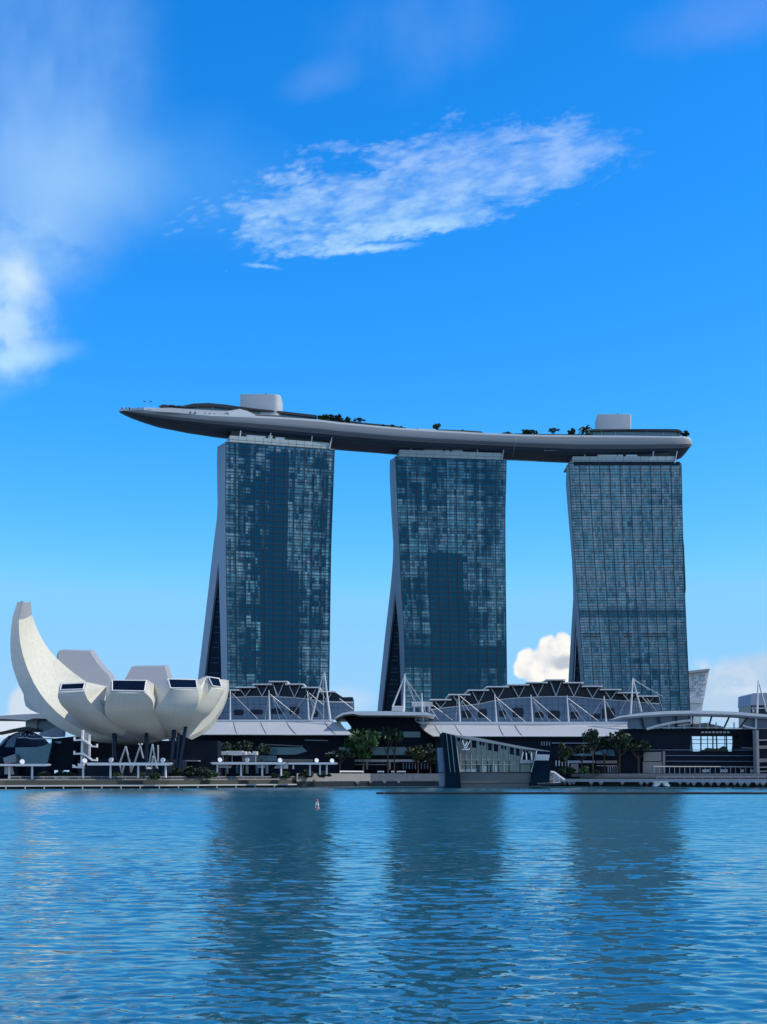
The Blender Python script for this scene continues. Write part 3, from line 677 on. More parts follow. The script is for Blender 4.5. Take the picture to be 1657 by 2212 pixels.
def tree(kind, p, h, label, name='tree', wide=1., group=None, cat=None):
    """p is the foot, h the full height; the first of a kind is built, the rest are copies of it and of its parts."""
    if kind not in PROTO:
        r = bpy.data.objects.new(name, None); col.objects.link(r)
        t = bpy.data.objects.new('stem' if kind in ('bush', 'green') else 'trunk', TKP if kind == 'palm' else TK); col.objects.link(t); t.parent = r
        c = bpy.data.objects.new('crown', CR[kind]); col.objects.link(c); c.parent = r
        lift = dict(palm=.02, bush=.0, green=.0, loose=.42, tall=.2).get(kind, .31)
        c.location = (0, 0, lift if kind != 'palm' else 0.0); PROTO[kind] = r
    else: r = copy_tree(PROTO[kind])
    r.name = name; r.location = p; r.scale = (h * wide, h * wide, h); r.rotation_euler = (0, 0, random.uniform(0, 6.28))
    tag(r, label, cat or name.split('_')[-1], group); return r
RT = [('round', ve(85, 108), 1.3, 'small dark tree at the right end of the curved bar roof'), ('dark', ve(140, 116), 1.1, 'small shrubby tree between the bar roof end and a taller dark tree'), ('tall', ve(200, 106), 1.3, 'taller pointed tree in the cluster right of the bar roof'),
      ('bush', ve(235, 145), 1.2, 'low dark shrub at the foot of the pointed rooftop tree'), ('tall', ve(275, 125), 1.0, 'thin upright rooftop tree standing clear with sky on both sides'), ('loose', ve(365, 134), 1.4, 'broad loose rooftop tree right of the thin upright one'),
      ('bush', ve(328, 172), 1.0, 'dark bush at the left foot of the broad rooftop tree'), ('bush', ve(418, 175), 1.1, 'low pointed bush at the right foot of the broad rooftop tree'), ('bush', ve(487, 184), 1.1, 'small pointed bush on the deck, third right of the broad tree'),
      ('bush', ve(548, 183), 1.2, 'small dark bush with a sharp tip above the gap left of the middle tower'), ('tall', ve(622, 184), 1.2, 'small ragged dark rooftop tree left of the round bush at the bare rim'), ('bush', ve(692, 196), 1.3, 'round dark bush at the start of the bare rim above the middle tower'),
      ('round', ve(968, 172), .75, 'lone lollipop tree standing above the middle of the deck'), ('bush', ve(820, 216), 1.2, 'flat dark bush at the left end of the low white rail on the deck'), ('bush', ve(1172, 222), 1.1, 'small bush in the long low hedge above the middle tower'),
      ('bush', ve(1525, 238), 1.5, 'low wide bush on the bare rim between middle and right towers'), ('round', vf(220, 222), 1.5, 'wide dark rounded tree on the deck, first left of the right tower'), ('tall', vf(275, 228), .9, 'small upright tree touching the wide rounded rooftop tree'),
      ('loose', vf(412, 212), 1.4, 'flat-topped dark rooftop tree between the rounded tree and the right box'), ('dark', vf(558, 220), 1.0, 'rooftop tree with a slanting top, nearest left of the palm'), ('palm', vf(664, 205), .9, 'spiky palm at the left corner of the flat dark roof'),
      ('dark', vf(1445, 242), 1.3, 'small dark tree at the far right end of the roof deck')]
for kind, (x, y), wd, lab in RT:
    p = on_deck(x, y, 5); base = Vector((p.x, p.y, rimz(x) - .4)); h = max(p.z - base.z, 1.6)
    if kind == 'palm': base.z += 0; h = h / 1.25
    tree(kind, base, h, lab, {'palm': 'palm_tree', 'bush': 'shrub'}.get(kind, 'rooftop_tree'), wd * (1.0 if h > 3 else 1.3), 'plants along the rim of the roof deck')
for lab, pts, off in (('long low dark hedge along the deck rim right of the bar roof', [(690, 903), (735, 906), (775, 912), (850, 919), (878, 924), (878, 928), (850, 926), (775, 920), (735, 915), (690, 910)], 4), ('low dark hedge along the deck rim before the right flat roof', [(1090, 937), (1130, 936), (1180, 937.5), (1255, 938), (1280, 937), (1280, 943), (1090, 942)], 4)):
    h_ = thing('hedge', lab, 'hedge', on_deck(*pts[0], off)); mb = MB(); mb.slab([on_deck(x, y, off) for x, y in pts], (0, 2, 0)); mb.build('foliage', M['leafd'], h_)
hd = thing('hedge', 'long low dark hedge along the deck rim above the middle tower', 'hedge', on_deck(1000, 938, 3))
mb = MB(); mb.slab([on_deck(*q, 3) for q in (ve(965, 228), ve(1100, 232), ve(1200, 236), ve(1320, 245), ve(1330, 262), ve(965, 246))], (0, 2, 0)); mb.build('foliage', M['leafd'], hd)
mb = MB(); mb.slab([on_deck(*q, 2.4) for q in (ve(830, 222), ve(965, 229), ve(965, 243), ve(830, 236))], (0, .3, 0)); mb.build('rail', M['offwhite'], hd)

# ------------------------------------------------------------------ petal museum
va = View(0, 2300, 800); vp = View(700, 2600, 300); vl = View(280, 2880, 500); vz = View(0, 2600, 300)
mus = thing('petal_museum', 'white lotus-shaped building with upturned petals, left beside the water', 'museum', P(290, 1680, 575))
def petal(Lc, Rc, YL, YR, Yin, bulge, wins=None, frame=None, ny=16):
    """Lc, Rc: outer left and right edges from the tip down (picture positions); YL, YR: depths along them; Yin: depths of the inner edge."""
    n = ny; L = curve([(x, y, Y) for (x, y), Y in zip(Lc, YL)], n); Rr = curve([(x, y, Y) for (x, y), Y in zip(Rc, YR)], n)
    rings = []
    for k in range(n):
        a, b = P(*L[k]), P(*Rr[k]); row = []
        m = 9
        for j in range(m):
            t = j / (m - 1); p = a.lerp(b, t); p.y -= bulge * math.sin(math.pi * t) * min(1, .25 + k / (n - 1) * 1.2); p.z -= .5 * bulge * .25 * math.sin(math.pi * t); row.append(p)
        dY = Yin[0] + (Yin[1] - Yin[0]) * k / (n - 1)
        if k == 0: ib, ia = P(*frame[1]), P(*frame[0])
        else: ib, ia = b + Vector((0, dY, 2)), a + Vector((0, dY, 2))
        rings.append(row + [ib, ia])
    mb = MB(); mb.loft(rings); o = mb.build('petal', M['frp'], mus, smooth=32)
    if wins:
        w_ = [P(*q) for q in wins]; nv = (w_[1] - w_[0]).cross(w_[3] - w_[0]).normalized()
        if nv.y > 0: nv = -nv
        g = MB(); g.slab([q + nv * .25 for q in w_], -nv * .6); g.build('skylight', M['atrium'], o)
        fr = MB(); lo = [w_[0], w_[1], w_[2], w_[3], w_[0]]
        for a, b in zip(lo, lo[1:]): fr.bar(a + nv * .2, b + nv * .2, .30, 4)
        fr.build('window_frame', M['white'], o)
    return o
def A(*p): return va(*p)
petal([A(490, 970), A(478, 1000), A(500, 1065), A(560, 1130), A(640, 1200), A(800, 1290), A(1000, 1362), A(1180, 1392)], [A(697, 962), A(730, 1035), A(795, 1105), A(862, 1156), A(930, 1222), A(1050, 1288), A(1190, 1340), A(1320, 1372)],
      [549, 549, 550, 552, 555, 560, 566, 572], [546, 547, 549, 551, 554, 559, 565, 571], (14, 3), 1.6,
      [(*A(512, 908), 553.0), (*A(704, 899), 550.0), (*A(690, 948), 547.2), (*A(501, 955), 550)], [(*A(493, 898), 556), (*A(716, 886), 552)])
petal([A(920, 970), A(880, 1030), A(868, 1140), A(930, 1220), A(1050, 1290), A(1190, 1342), A(1280, 1372)], [A(1205, 976), A(1262, 1040), A(1275, 1118), A(1300, 1170), A(1335, 1240), A(1368, 1312), A(1390, 1360)],
      [541, 543, 547, 552, 558, 565, 571], [541, 543, 547, 552, 558, 565, 571], (14, 3), 2.2,
      [(*A(930, 876), 546), (*A(1211, 878), 546), (*A(1197, 965), 541.2), (*A(930, 960), 541.2)], [(*A(920, 867), 547.5), (*A(1222, 868), 547.5)])
petal([A(1405, 946), A(1350, 1030), A(1278, 1120), A(1300, 1172), A(1335, 1242), A(1370, 1315), A(1400, 1370)], [A(1640, 948), A(1645, 1030), A(1632, 1098), A(1600, 1160), A(1560, 1220), A(1500, 1290), A(1440, 1370)],
      [546, 547, 548, 552, 558, 565, 571], [550, 550, 551, 553, 557, 563, 570], (14, 3), 2.0,
      [(*A(1392, 866), 551), (*A(1622, 872), 554), (*A(1632, 941), 550.2), (*A(1412, 940), 546.2)], [(*A(1380, 856), 552.5), (*A(1630, 861), 555.5)])
petal([vp(800, 832), vp(720, 960), vp(600, 1110), vp(480, 1270), vp(380, 1400), vp(200, 1600), vp(-60, 1800)], [vp(1045, 858), vp(1005, 1000), vp(900, 1225), vp(800, 1370), vp(700, 1475), vp(480, 1650), vp(250, 1800)],
      [561, 559, 557, 556, 557, 561, 568], [572, 571, 569, 568, 568, 569, 572], (12, 3), 1.6,
      [(*vp(735, 603), 567), (*vp(962, 642), 577), (*vp(1018, 825), 572.4), (*vp(822, 800), 562)], [(*vp(700, 575), 569), (*vp(985, 615), 579)])
def side(pts, m=M['frp'], t=(0, 1.5, 0)):
    mb = MB(); mb.slab([P(x, y, Y) for (x, y), Y in pts], t); mb.build('side_wall', m, mus)
side([(A(716, 886), 551), (A(880, 921), 562), (A(872, 1040), 558), (A(864, 1156), 552.2), (A(795, 1105), 549.6), (A(730, 1035), 548), (A(697, 965), 547)])
side([(A(882, 921), 561), (A(922, 872), 548), (A(920, 970), 541.6), (A(880, 1032), 543.6), (A(868, 1140), 547.6)])
side([(A(1222, 870), 548), (A(1275, 905), 560), (A(1277, 1118), 548.4), (A(1262, 1040), 543.6), (A(1206, 976), 541.6)])
side([(A(1275, 905), 560.5), (A(1380, 858), 553), (A(1405, 946), 546.6), (A(1350, 1030), 547.6), (A(1279, 1120), 548.6)])
side([(vp(462, 672), 569), (vp(700, 572), 569), (vp(803, 825), 561.6), (vp(720, 960), 559.6), (vp(600, 1110), 557.6), (vp(480, 1270), 556.6), (vp(522, 870), 562)], M['frp_in'])
# petal turned away to the right: only its smooth outer face shows
n_ = 14
Lq = curve([(*vp(985, 662), 588), (*vp(1010, 900), 586), (*vp(900, 1230), 583), (*vp(690, 1480), 580), (*vp(400, 1700), 577), (*vp(100, 1850), 574)], n_)
Rq = curve([(*vp(1188, 668), 600), (*vp(1180, 950), 597), (*vp(1085, 1255), 592), (*vp(905, 1590), 587), (*vp(700, 1805), 582), (*vp(375, 1980), 577)], n_)
mb = MB(); mb.loft([[P(*a), P(*[(u + v) / 2 for u, v in zip(a, b)]) + Vector((.8, -1.2, -.4)), P(*b), P(*b) + Vector((-3, 8, 1)), P(*a) + Vector((-3, 8, 1))] for a, b in zip(Lq, Rq)]); mb.build('petal', M['frp'], mus, smooth=32)
# the tall finger on the left
n_ = 22
fa = curve([(*A(143, 228), 590), (*A(100, 372), 586), (*A(85, 600), 581), (*A(110, 780), 577), (*A(196, 985), 573), (*A(330, 1150), 569), (*A(500, 1272), 566), (*A(660, 1345), 565), (*A(820, 1385), 566), (*A(1050, 1405), 569)], n_)
fb = curve([(*A(183, 213), 589), (*A(152, 400), 584), (*A(180, 640), 578), (*A(275, 890), 572.5), (*A(408, 1078), 568), (*A(600, 1238), 563.5), (*A(760, 1310), 561.5), (*A(900, 1350), 561.5), (*A(1000, 1368), 563), (*A(1200, 1384), 567)], n_)
fc = curve([(*A(253, 222), 597), (*A(270, 350), 598), (*A(330, 500), 598), (*A(420, 640), 597), (*A(545, 760), 595), (*A(700, 878), 592), (*A(880, 980), 589), (*A(1000, 1080), 587), (*A(1150, 1200), 584), (*A(1280, 1330), 580)], n_)
mb = MB(); mb.loft([[P(*a), P(*b), P(*[(u + v) / 2 for u, v in zip(b, c_)]) + Vector((-1.2, 2.2, -.6)), P(*c_), P(*c_) + Vector((-4, 4, -2)) , P(*a).lerp(P(*c_), .5) + Vector((-3.5, 4, -2))] for a, b, c_ in zip(fa, fb, fc)])
fo = mb.build('petal', M['frp'], mus, smooth=32)
mi = MB(); mi.loft([[P(*b) + Vector((.12, -.05, .08)), P(*[(u + v) / 2 for u, v in zip(b, c_)]) + Vector((-1.05, 2.1, -.45)), P(*c_) + Vector((.12, -.05, .08))] for b, c_ in zip(fb[2:], fc[2:])], close=False); mi.build('inner_face', M['frp_in'], fo, smooth=60)
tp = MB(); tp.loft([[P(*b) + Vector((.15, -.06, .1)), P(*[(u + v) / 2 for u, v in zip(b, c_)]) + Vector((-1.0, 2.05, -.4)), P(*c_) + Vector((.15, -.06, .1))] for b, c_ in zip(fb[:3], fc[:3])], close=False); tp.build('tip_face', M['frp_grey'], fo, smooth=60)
# lower petal behind the finger
lo = MB(); ring = []
a_ = curve([(*A(150, 900), 604), (*A(196, 990), 600), (*A(212, 1085), 595), (*A(310, 1142), 588), (*A(440, 1165), 580)], 9); b_ = curve([(*A(240, 900), 596), (*A(270, 985), 592), (*A(330, 1070), 588), (*A(400, 1130), 584), (*A(460, 1175), 579)], 9)
lo.loft([[P(*a), P(*b), P(*b) + Vector((3, 8, 1)), P(*a) + Vector((2, 8, 1))] for a, b in zip(a_, b_)]); lo.build('petal', M['frp'], mus, smooth=32)
# the two petals at the back, their shade painted in as grey
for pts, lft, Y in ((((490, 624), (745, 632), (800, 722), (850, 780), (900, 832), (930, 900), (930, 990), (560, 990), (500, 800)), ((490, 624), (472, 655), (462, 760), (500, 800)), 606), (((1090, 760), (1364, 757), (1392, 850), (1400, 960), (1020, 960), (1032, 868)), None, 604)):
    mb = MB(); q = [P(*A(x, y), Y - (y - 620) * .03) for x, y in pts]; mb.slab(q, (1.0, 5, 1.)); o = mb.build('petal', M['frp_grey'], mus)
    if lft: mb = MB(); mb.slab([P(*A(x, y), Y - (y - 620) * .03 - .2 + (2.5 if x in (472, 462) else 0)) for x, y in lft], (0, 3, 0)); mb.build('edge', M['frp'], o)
c0 = P(285, 1600, 576)
mb = MB(); mb.lathe((c0.x, c0.y, 3.4), ((6, 15.5), (13, 17.5), (19, 23), (23.5, 31), (24, 34), (21, 34), (10, 27), (2, 25)), 32); mb.build('basin', M['frp_grey'], mus, smooth=40)
mb = MB(); mb.lathe((c0.x, c0.y + 2, 3.3), ((24, 0), (24, 8.5), (23, 9)), 24); mb.build('lobby_wall', M['interior'], mus)
for (p, q, w_) in (((590, 190), (590, 600), .068), ((1015, 175), (1010, 600), .054), ((1385, 165), (1335, 600), .066), ((1535, 150), (1440, 640), .052), ((1440, 230), (1410, 640), .04)):
    Y = 556; MB().bar(vl.P(p[0], p[1] - 60, Y + 5), vl.P(*q, Y), w_ * 16, 10, w_ * 14).build('column', M['navy'], mus)
Y = 548
for (p, q) in (((740, 350), (655, 585)), ((740, 350), (797, 585)), ((655, 585), (690, 705)), ((797, 585), (808, 690)), ((720, 585), (690, 705)), ((840, 600), (808, 690)), ((930, 342), (858, 565)), ((930, 342), (970, 505)), ((912, 315), (932, 342)), ((955, 315), (932, 342)), ((1093, 320), (1040, 640)), ((1093, 320), (1150, 640)), ((1100, 480), (1080, 640)), ((1167, 335), (1166, 550)), ((1010, 600), (1015, 640)), ((1015, 640), (1085, 640)), ((1130, 590), (1160, 640))):
    MB().bar(vl.P(*p, Y), vl.P(*q, Y + 2), .36, 6).build('lattice_strut', M['steel'], mus)
st = thing('stair_tower', 'white outdoor stair tower with zigzag flights under the petal building', 'stairs', vl.P(160, 680, 540))
mb = MB(); mb.prism([vl(*q) for q in ((152, 130), (172, 130), (166, 600), (138, 600))], 540, 544); mb.build('wall', M['white'], st)
mb = MB(); mb.prism([vl(*q) for q in ((175, 140), (250, 185), (245, 480), (165, 430))], 542, 543.2); mb.build('wire_panel', M['frp_grey'], st)
mb = MB(); mb.prism([vl(*q) for q in ((243, 190), (262, 190), (258, 480), (240, 480))], 541, 543); mb.build('wall', M['white'], st)
for dy in (0, 182):
    mb = MB(); mb.prism([vl(x, y + dy) for x, y in ((45, 225), (55, 225), (58, 256), (160, 250), (190, 262), (285, 335), (345, 340), (345, 315), (355, 315), (354, 362), (285, 358), (185, 285), (155, 272), (45, 276))], 538.5, 541); mb.build('flight', M['white'], st)
mb = MB(); mb.prism([vl(*q) for q in ((30, 590), (60, 600), (62, 612), (105, 612), (100, 575), (165, 600), (185, 640), (32, 632))], 538, 541); mb.build('landing', M['offwhite'], st)

# ------------------------------------------------------------------ mall halls
def v_brace(root, ax, ay, bx, by, cx, cy, Y):
    m = MB(); m.bar(P(ax, ay, Y), P(bx, by, Y - 1), .22, 5); m.bar(P(cx, cy, Y), P(bx, by, Y - 1), .22, 5); m.build('brace', M['steel'], root)
def hall(label, plates, arc, ybot, Yg, masts, cables, awn_top, awn_bot, seams, end, loc, ledge):
    root = thing('mall_hall', label, 'mall', loc, 'glass halls of the mall')
    # glass wall
    xs = [a for a, _ in arc]; mb = MB()
    mb.prism(arc + [(xs[-1], ybot), (xs[0], ybot)], Yg, Yg + 1); gl = mb.build('glass_wall', M['wallglass'], root)
    mu = MB(); k = xs[0] + 8
    while k < xs[-1]:
        mu.bar(P(k, interp(k, arc), Yg - .1), P(k, ybot, Yg - .1), .09, 4); k += 13
    for t in (.33, .66): mu.path([P(x, y + (ybot - y) * t, Yg - .12) for x, y in arc], .08, 4)
    mu.build('mullions', M['mullion'], gl)
    tr = MB(); tr.path([P(x, y, Yg - .4) for x, y in arc], .35, 5); tr.build('arch_rail', M['steel'], root)
    # dark clerestory following the steps of the roof
    pts = []
    for (x0, x1, y) in plates: pts += [(x0 + 1, y + 2), (x1 - 1, y + 2)]
    fixed = []
    for i, (x, y) in enumerate(pts):
        if fixed and x < fixed[-1][0]: x = fixed[-1][0]
        fixed.append((x, y))
    low = [(x, y + 4) for x, y in reversed(arc)]
    mb = MB(); mb.prism(fixed + low, Yg + 2, Yg + 38); mb.build('clerestory', M['navy'], root)
    for i, (x0, x1, y) in enumerate(plates):
        a, b, z = wx(x0, Yg - 4), wx(x1, Yg - 4), wz(y, Yg - 4); mb = MB()
        mb.slab([(a, Yg - 4, z - .6), (b, Yg - 4, z - .6), (b, Yg - 4, z), (a, Yg - 4, z)], (0, 42, 0)); mb.build('roof_plate', M['white'], root)
        sf = MB(); sf.slab([(a + 1, Yg - 3, z - 1.1), (b - 1, Yg - 3, z - 1.1), (b - 1, Yg - 3, z - .61), (a + 1, Yg - 3, z - .61)], (0, 38, 0)); sf.build('soffit', M['dark'], root)
        ym = interp((x0 + x1) / 2, arc); w_ = x1 - x0
        v_brace(root, x0 + w_ * .2, y + 3, (x0 + x1) / 2, ym - 1, x1 - w_ * .2, y + 3, Yg - 2)
    if end: mb = MB(); mb.prism(end, Yg + 1.2, Yg + 30); mb.build('end_wall', M['navy'], root)
    for (a, b) in masts: MB().bar(P(*a, Yg - 9), P(*b, Yg - 9), .24, 8, .48).build('mast', M['white'], root)
    for (a, b) in cables: MB().bar(P(*a, Yg - 9), P(*b, Yg - 7), .13, 4).build('cable', M['steel'], root)
    mb = MB(); mb.prism([(ledge[0], ledge[2]), (ledge[1], ledge[2]), (ledge[1], ledge[3]), (ledge[0], ledge[3])], Yg - 10, Yg - .5); mb.build('ledge', M['offwhite'], root)
    # awning: a shallow curve from the ledge out and down
    n = 9; rings = []
    for k in range(n):
        t = k / (n - 1); row = []
        for (xa, ya), (xb, yb) in zip(awn_top, awn_bot):
            f = t; Y = (Yg - 10.2) - 14 * t ** .8; row.append(P(xa + (xb - xa) * t ** 1.5, ya + (yb - ya) * t, Y))
        rings.append(row)
    mb = MB(); mb.loft(rings, close=False); mb.loft([[p + Vector((0, .6, -.5)) for p in r_] for r_ in rings], close=False); aw = mb.build('awning', M['awning'], root, smooth=40)
    eg = MB(); eg.path(rings[-1], .35, 6); eg.build('gutter', M['offwhite'], aw)
    for (xa, xb) in seams:
        sm = MB(); sm.path([P(xa + (xb - xa) * t ** 1.3, awn_top[0][1] + (awn_bot[0][1] - awn_top[0][1]) * t, (Yg - 10.5) - 14 * t ** .8) for t in np.linspace(0, 1, 8)], .16, 4); sm.build('seam', M['bolt'], aw)
    return root
vm = View(800, 2650, 700); vr = View(1400, 2650, 850); vs = View(2200, 2500, 868)
hl = hall('smaller glass hall of the mall with stepped white roof plates, right of the petal building',
     [(vm.x(a), vm.x(b), vm.y(c)) for a, b, c in ((240, 372, 254), (335, 522, 227), (495, 678, 199), (650, 830, 173), (805, 985, 198), (963, 1135, 229), (1118, 1283, 269))],
     [vm(190, 400), vm(230, 345), vm(300, 330), vm(500, 322), vm(700, 322), vm(900, 332), vm(1050, 350), vm(1220, 372), vm(1450, 378)], vm.y(540), 690,
     [(vm(287, 262), vm(286, 552)), (vm(652, 262), vm(660, 552)), (vm(1018, 270), vm(1030, 552))],
     [(vm(300, 288), vm(545, 532)), (vm(640, 370), vm(615, 545)), (vm(665, 300), vm(955, 532)), (vm(690, 330), vm(755, 535)), (vm(690, 330), vm(825, 535)), (vm(1012, 300), vm(845, 532)), (vm(1035, 290), vm(1170, 400)), (vm(1040, 330), vm(1090, 480)), (vm(1045, 330), vm(1170, 520)), (vm(700, 230), vm(730, 325)), (vm(1170, 290), vm(1172, 545)), (vm(1320, 340), vm(1450, 440))],
     [vm(60, 562), vm(165, 562), vm(500, 562), vm(900, 562), vm(1330, 562)], [vm(-60, 680), vm(55, 680), vm(450, 680), vm(900, 682), vm(1450, 682)],
     [(vm.x(318), vm.x(350)), (vm.x(575), vm.x(632)), (vm.x(820), vm.x(912)), (vm.x(1180), vm.x(1285))],
     [vm(1278, 328), vm(1447, 326), vm(1450, 540), vm(1278, 540)], P(600, 1670, 690), (vm.x(120), vm.x(1255), vm.y(540), vm.y(559)))
hr = hall('larger glass hall with stepped white roof plates, in front of the rightmost tower',
     [(929, 975, 1510), (969, 1016.5, 1499), (1011, 1056.7, 1489.4), (1051, 1099.6, 1482), (1097, 1144, 1477.7), (1138.5, 1184, 1472.8), (1180, 1222, 1467), (1218, 1261.8, 1473.3), (1257.5, 1302.8, 1481), (1297, 1342.4, 1488), (1335.3, 1382, 1495), (1377.8, 1423, 1502.4)],
     [(925, 1534), (955, 1529.5), (1034, 1521), (1077, 1511.5), (1119, 1507.5), (1162, 1505.5), (1202, 1504.6), (1241, 1505), (1281, 1508.6), (1321, 1512), (1360, 1515), (1424, 1521)], 1559, 700,
     [(vr(847, 245), vr(858, 462)), (vr(1128, 245), vr(1143, 465)), (vr(1410, 250), vr(1424, 467)), (vs(129, 538), vs(143, 748)), (vs(412, 540), vs(430, 752)), (vr(560, 238), vr(570, 458))],
     [(vr(860, 262), vr(1100, 460)), (vr(865, 300), vr(920, 435)), (vr(875, 300), vr(985, 450)), (vr(835, 280), vr(825, 455)), (vr(1140, 270), vr(1370, 465)), (vr(1150, 290), vr(1215, 440)), (vr(1150, 290), vr(1265, 455)), (vr(1425, 275), vr(1640, 460)), (vr(1430, 300), vr(1500, 450)), (vr(1430, 300), vr(1560, 460)), (vr(650, 335), vr(800, 450)), (vr(570, 300), vr(600, 450)), (vr(610, 330), vr(690, 445)), (vs(140, 560), vs(385, 745)), (vs(150, 600), vs(215, 720)), (vs(160, 600), vs(270, 740)), (vs(410, 560), vs(305, 715)), (vs(425, 580), vs(490, 690)), (vs(590, 560), vs(530, 680)), (vs(560, 530), vs(600, 575)), (vs(740, 560), vs(810, 655)), (vs(700, 545), vs(755, 610))],
     [vr(545, 487), vr(800, 487), vr(1500, 489), (1250, 1565.5), (1356, 1565.5)], [vr(648, 573), vr(850, 573), vr(1500, 574), (1250, 1590.4), (1356, 1590.4)],
     [(vr.x(660), vr.x(720)), (vr.x(820), vr.x(880)), (vr.x(1160), vr.x(1200)), (vr.x(1285), vr.x(1345))],
     [vs(830, 542), vs(832, 660), vs(800, 660), vs(800, 542)], P(1180, 1670, 700), (vr.x(515), 1390, vr.y(461), vr.y(484)))
# dark flat panes just in front of the arched glass
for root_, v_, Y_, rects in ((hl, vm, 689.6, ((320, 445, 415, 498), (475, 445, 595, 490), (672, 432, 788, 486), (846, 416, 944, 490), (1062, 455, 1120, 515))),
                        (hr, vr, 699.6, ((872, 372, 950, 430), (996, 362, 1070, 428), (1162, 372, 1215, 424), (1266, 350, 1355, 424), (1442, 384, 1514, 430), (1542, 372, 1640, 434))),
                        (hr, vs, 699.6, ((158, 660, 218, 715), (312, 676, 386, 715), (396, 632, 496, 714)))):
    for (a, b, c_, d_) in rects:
        mb = MB(); mb.prism([v_(a + 4, d_), v_(a, b + 8), v_(a + (c_ - a) * .3, b), v_(c_ - 6, b + 4), v_(c_, b + (d_ - b) * .5), v_(c_ - 8, d_)], Y_, Y_ + .3); mb.build('dark_pane', M['navy'], root_)
# shopfronts below the awnings
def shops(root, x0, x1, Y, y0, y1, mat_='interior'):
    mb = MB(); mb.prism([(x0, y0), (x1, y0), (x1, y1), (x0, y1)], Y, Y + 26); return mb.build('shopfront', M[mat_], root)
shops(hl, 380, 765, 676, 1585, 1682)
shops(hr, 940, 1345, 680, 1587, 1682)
vc = View(820, 2880, 600); vk = View(1340, 2780, 500); vn = View(2180, 2860, 460); vt = View(2600, 2680, 468)
def pane(root, v, pts, Y, m, name='shop_window', t=.3): mb = MB(); mb.prism([v(*q) for q in pts], Y, Y + t); return mb.build(name, M[m], root)
pane(hl, vc, ((680, 298), (1080, 302), (1130, 345), (1000, 382), (720, 382)), 675.4, 'teal')
pane(hl, vc, ((660, 265), (1080, 285), (1080, 292), (660, 272)), 675.4, 'fargrey', 'beam')
pane(hl, vc, ((1480, 300), (1700, 300), (1700, 380), (1480, 380)), 675.4, 'teal')
pane(hl, vc, ((800, 430), (1190, 432), (1190, 462), (800, 462)), 675.2, 'tan', 'shop_sign')
pane(hl, vc, ((0, 438), (120, 438), (120, 448), (0, 448)), 675.2, 'tan', 'beam')
for k in range(5): pane(hr, vn, ((150 + 44 * k, 655), (172 + 44 * k, 655), (168 + 44 * k, 735), (152 + 44 * k, 735)), 678.4, 'blind', 'blind')
pane(hr, vn, ((370, 500), (520, 492), (695, 505), (700, 585), (540, 592), (390, 580)), 678, 'teal')
pane(hr, vn, ((720, 530), (880, 490), (985, 500), (1010, 590), (720, 570)), 678, 'teal')
pane(hr, vn, ((350, 655), (720, 655), (720, 690), (350, 690)), 678.3, 'fargrey', 'beam'); pane(hr, vn, ((735, 655), (1040, 655), (1040, 695), (735, 695)), 678.3, 'stone', 'beam')
for k in range(5): pane(hr, vn, ((1058 + 42 * k, 700), (1080 + 42 * k, 700), (1080 + 42 * k, 825), (1058 + 42 * k, 825)), 677, 'tan', 'pier')
for (a, b, c, d_) in ((1200, 1235, 525, 825), (1450, 1482, 550, 820)): pane(hr, vn, ((a, c), (b, c), (b, d_), (a, d_)), 676.4, 'beam', 'pier', 1)
pane(hr, vn, ((1236, 595), (1450, 595), (1450, 645), (1236, 645)), 676.9, 'beam', 'beam'); pane(hr, vn, ((1236, 735), (1450, 735), (1450, 748), (1236, 748)), 676.6, 'beam', 'beam')
pane(hr, vn, ((1490, 560), (1700, 560), (1700, 830), (1490, 830)), 677.4, 'tan', 'shop_wall'); pane(hr, vn, ((1530, 680), (1585, 680), (1580, 820), (1535, 820)), 676.9, 'blind', 'door')

pane(hl, vc, ((430, 395), (580, 388), (580, 455), (430, 455)), 675.0, 'grey', 'shop_wall'); pane(hl, vc, ((585, 390), (790, 392), (795, 450), (585, 455)), 675.1, 'teal')
pane(hl, vc, ((1360, 352), (1470, 356), (1470, 376), (1360, 372)), 675.1, 'fargrey', 'beam'); pane(hl, vc, ((1100, 215), (1360, 220), (1360, 232), (1100, 226)), 675.1, 'teal')
for k in range(6): pane(hl, vc, ((120 + 110 * k, 492), (150 + 110 * k, 492), (150 + 110 * k, 590), (120 + 110 * k, 590)), 675.1, 'grey' if k % 2 else 'teal', 'door')
for k in range(4): pane(hr, vn, ((-60 + 38 * k, 380), (-40 + 38 * k, 380), (-40 + 38 * k, 440), (-60 + 38 * k, 440)), 678.6, 'teal', 'shop_window')
pane(hr, vn, ((100, 395), (700, 400), (700, 412), (100, 408)), 678.6, 'fargrey', 'beam'); pane(hr, vn, ((370, 700), (480, 700), (480, 830), (370, 830)), 678.5, 'stone', 'shop_wall'); pane(hr, vn, ((740, 725), (1040, 725), (1040, 735), (740, 735)), 678.4, 'beam', 'beam')
for k in range(5): pane(hr, vn, ((905 + 32 * k, 740), (917 + 32 * k, 740), (917 + 32 * k, 830), (905 + 32 * k, 830)), 678.2, 'fargrey', 'door')
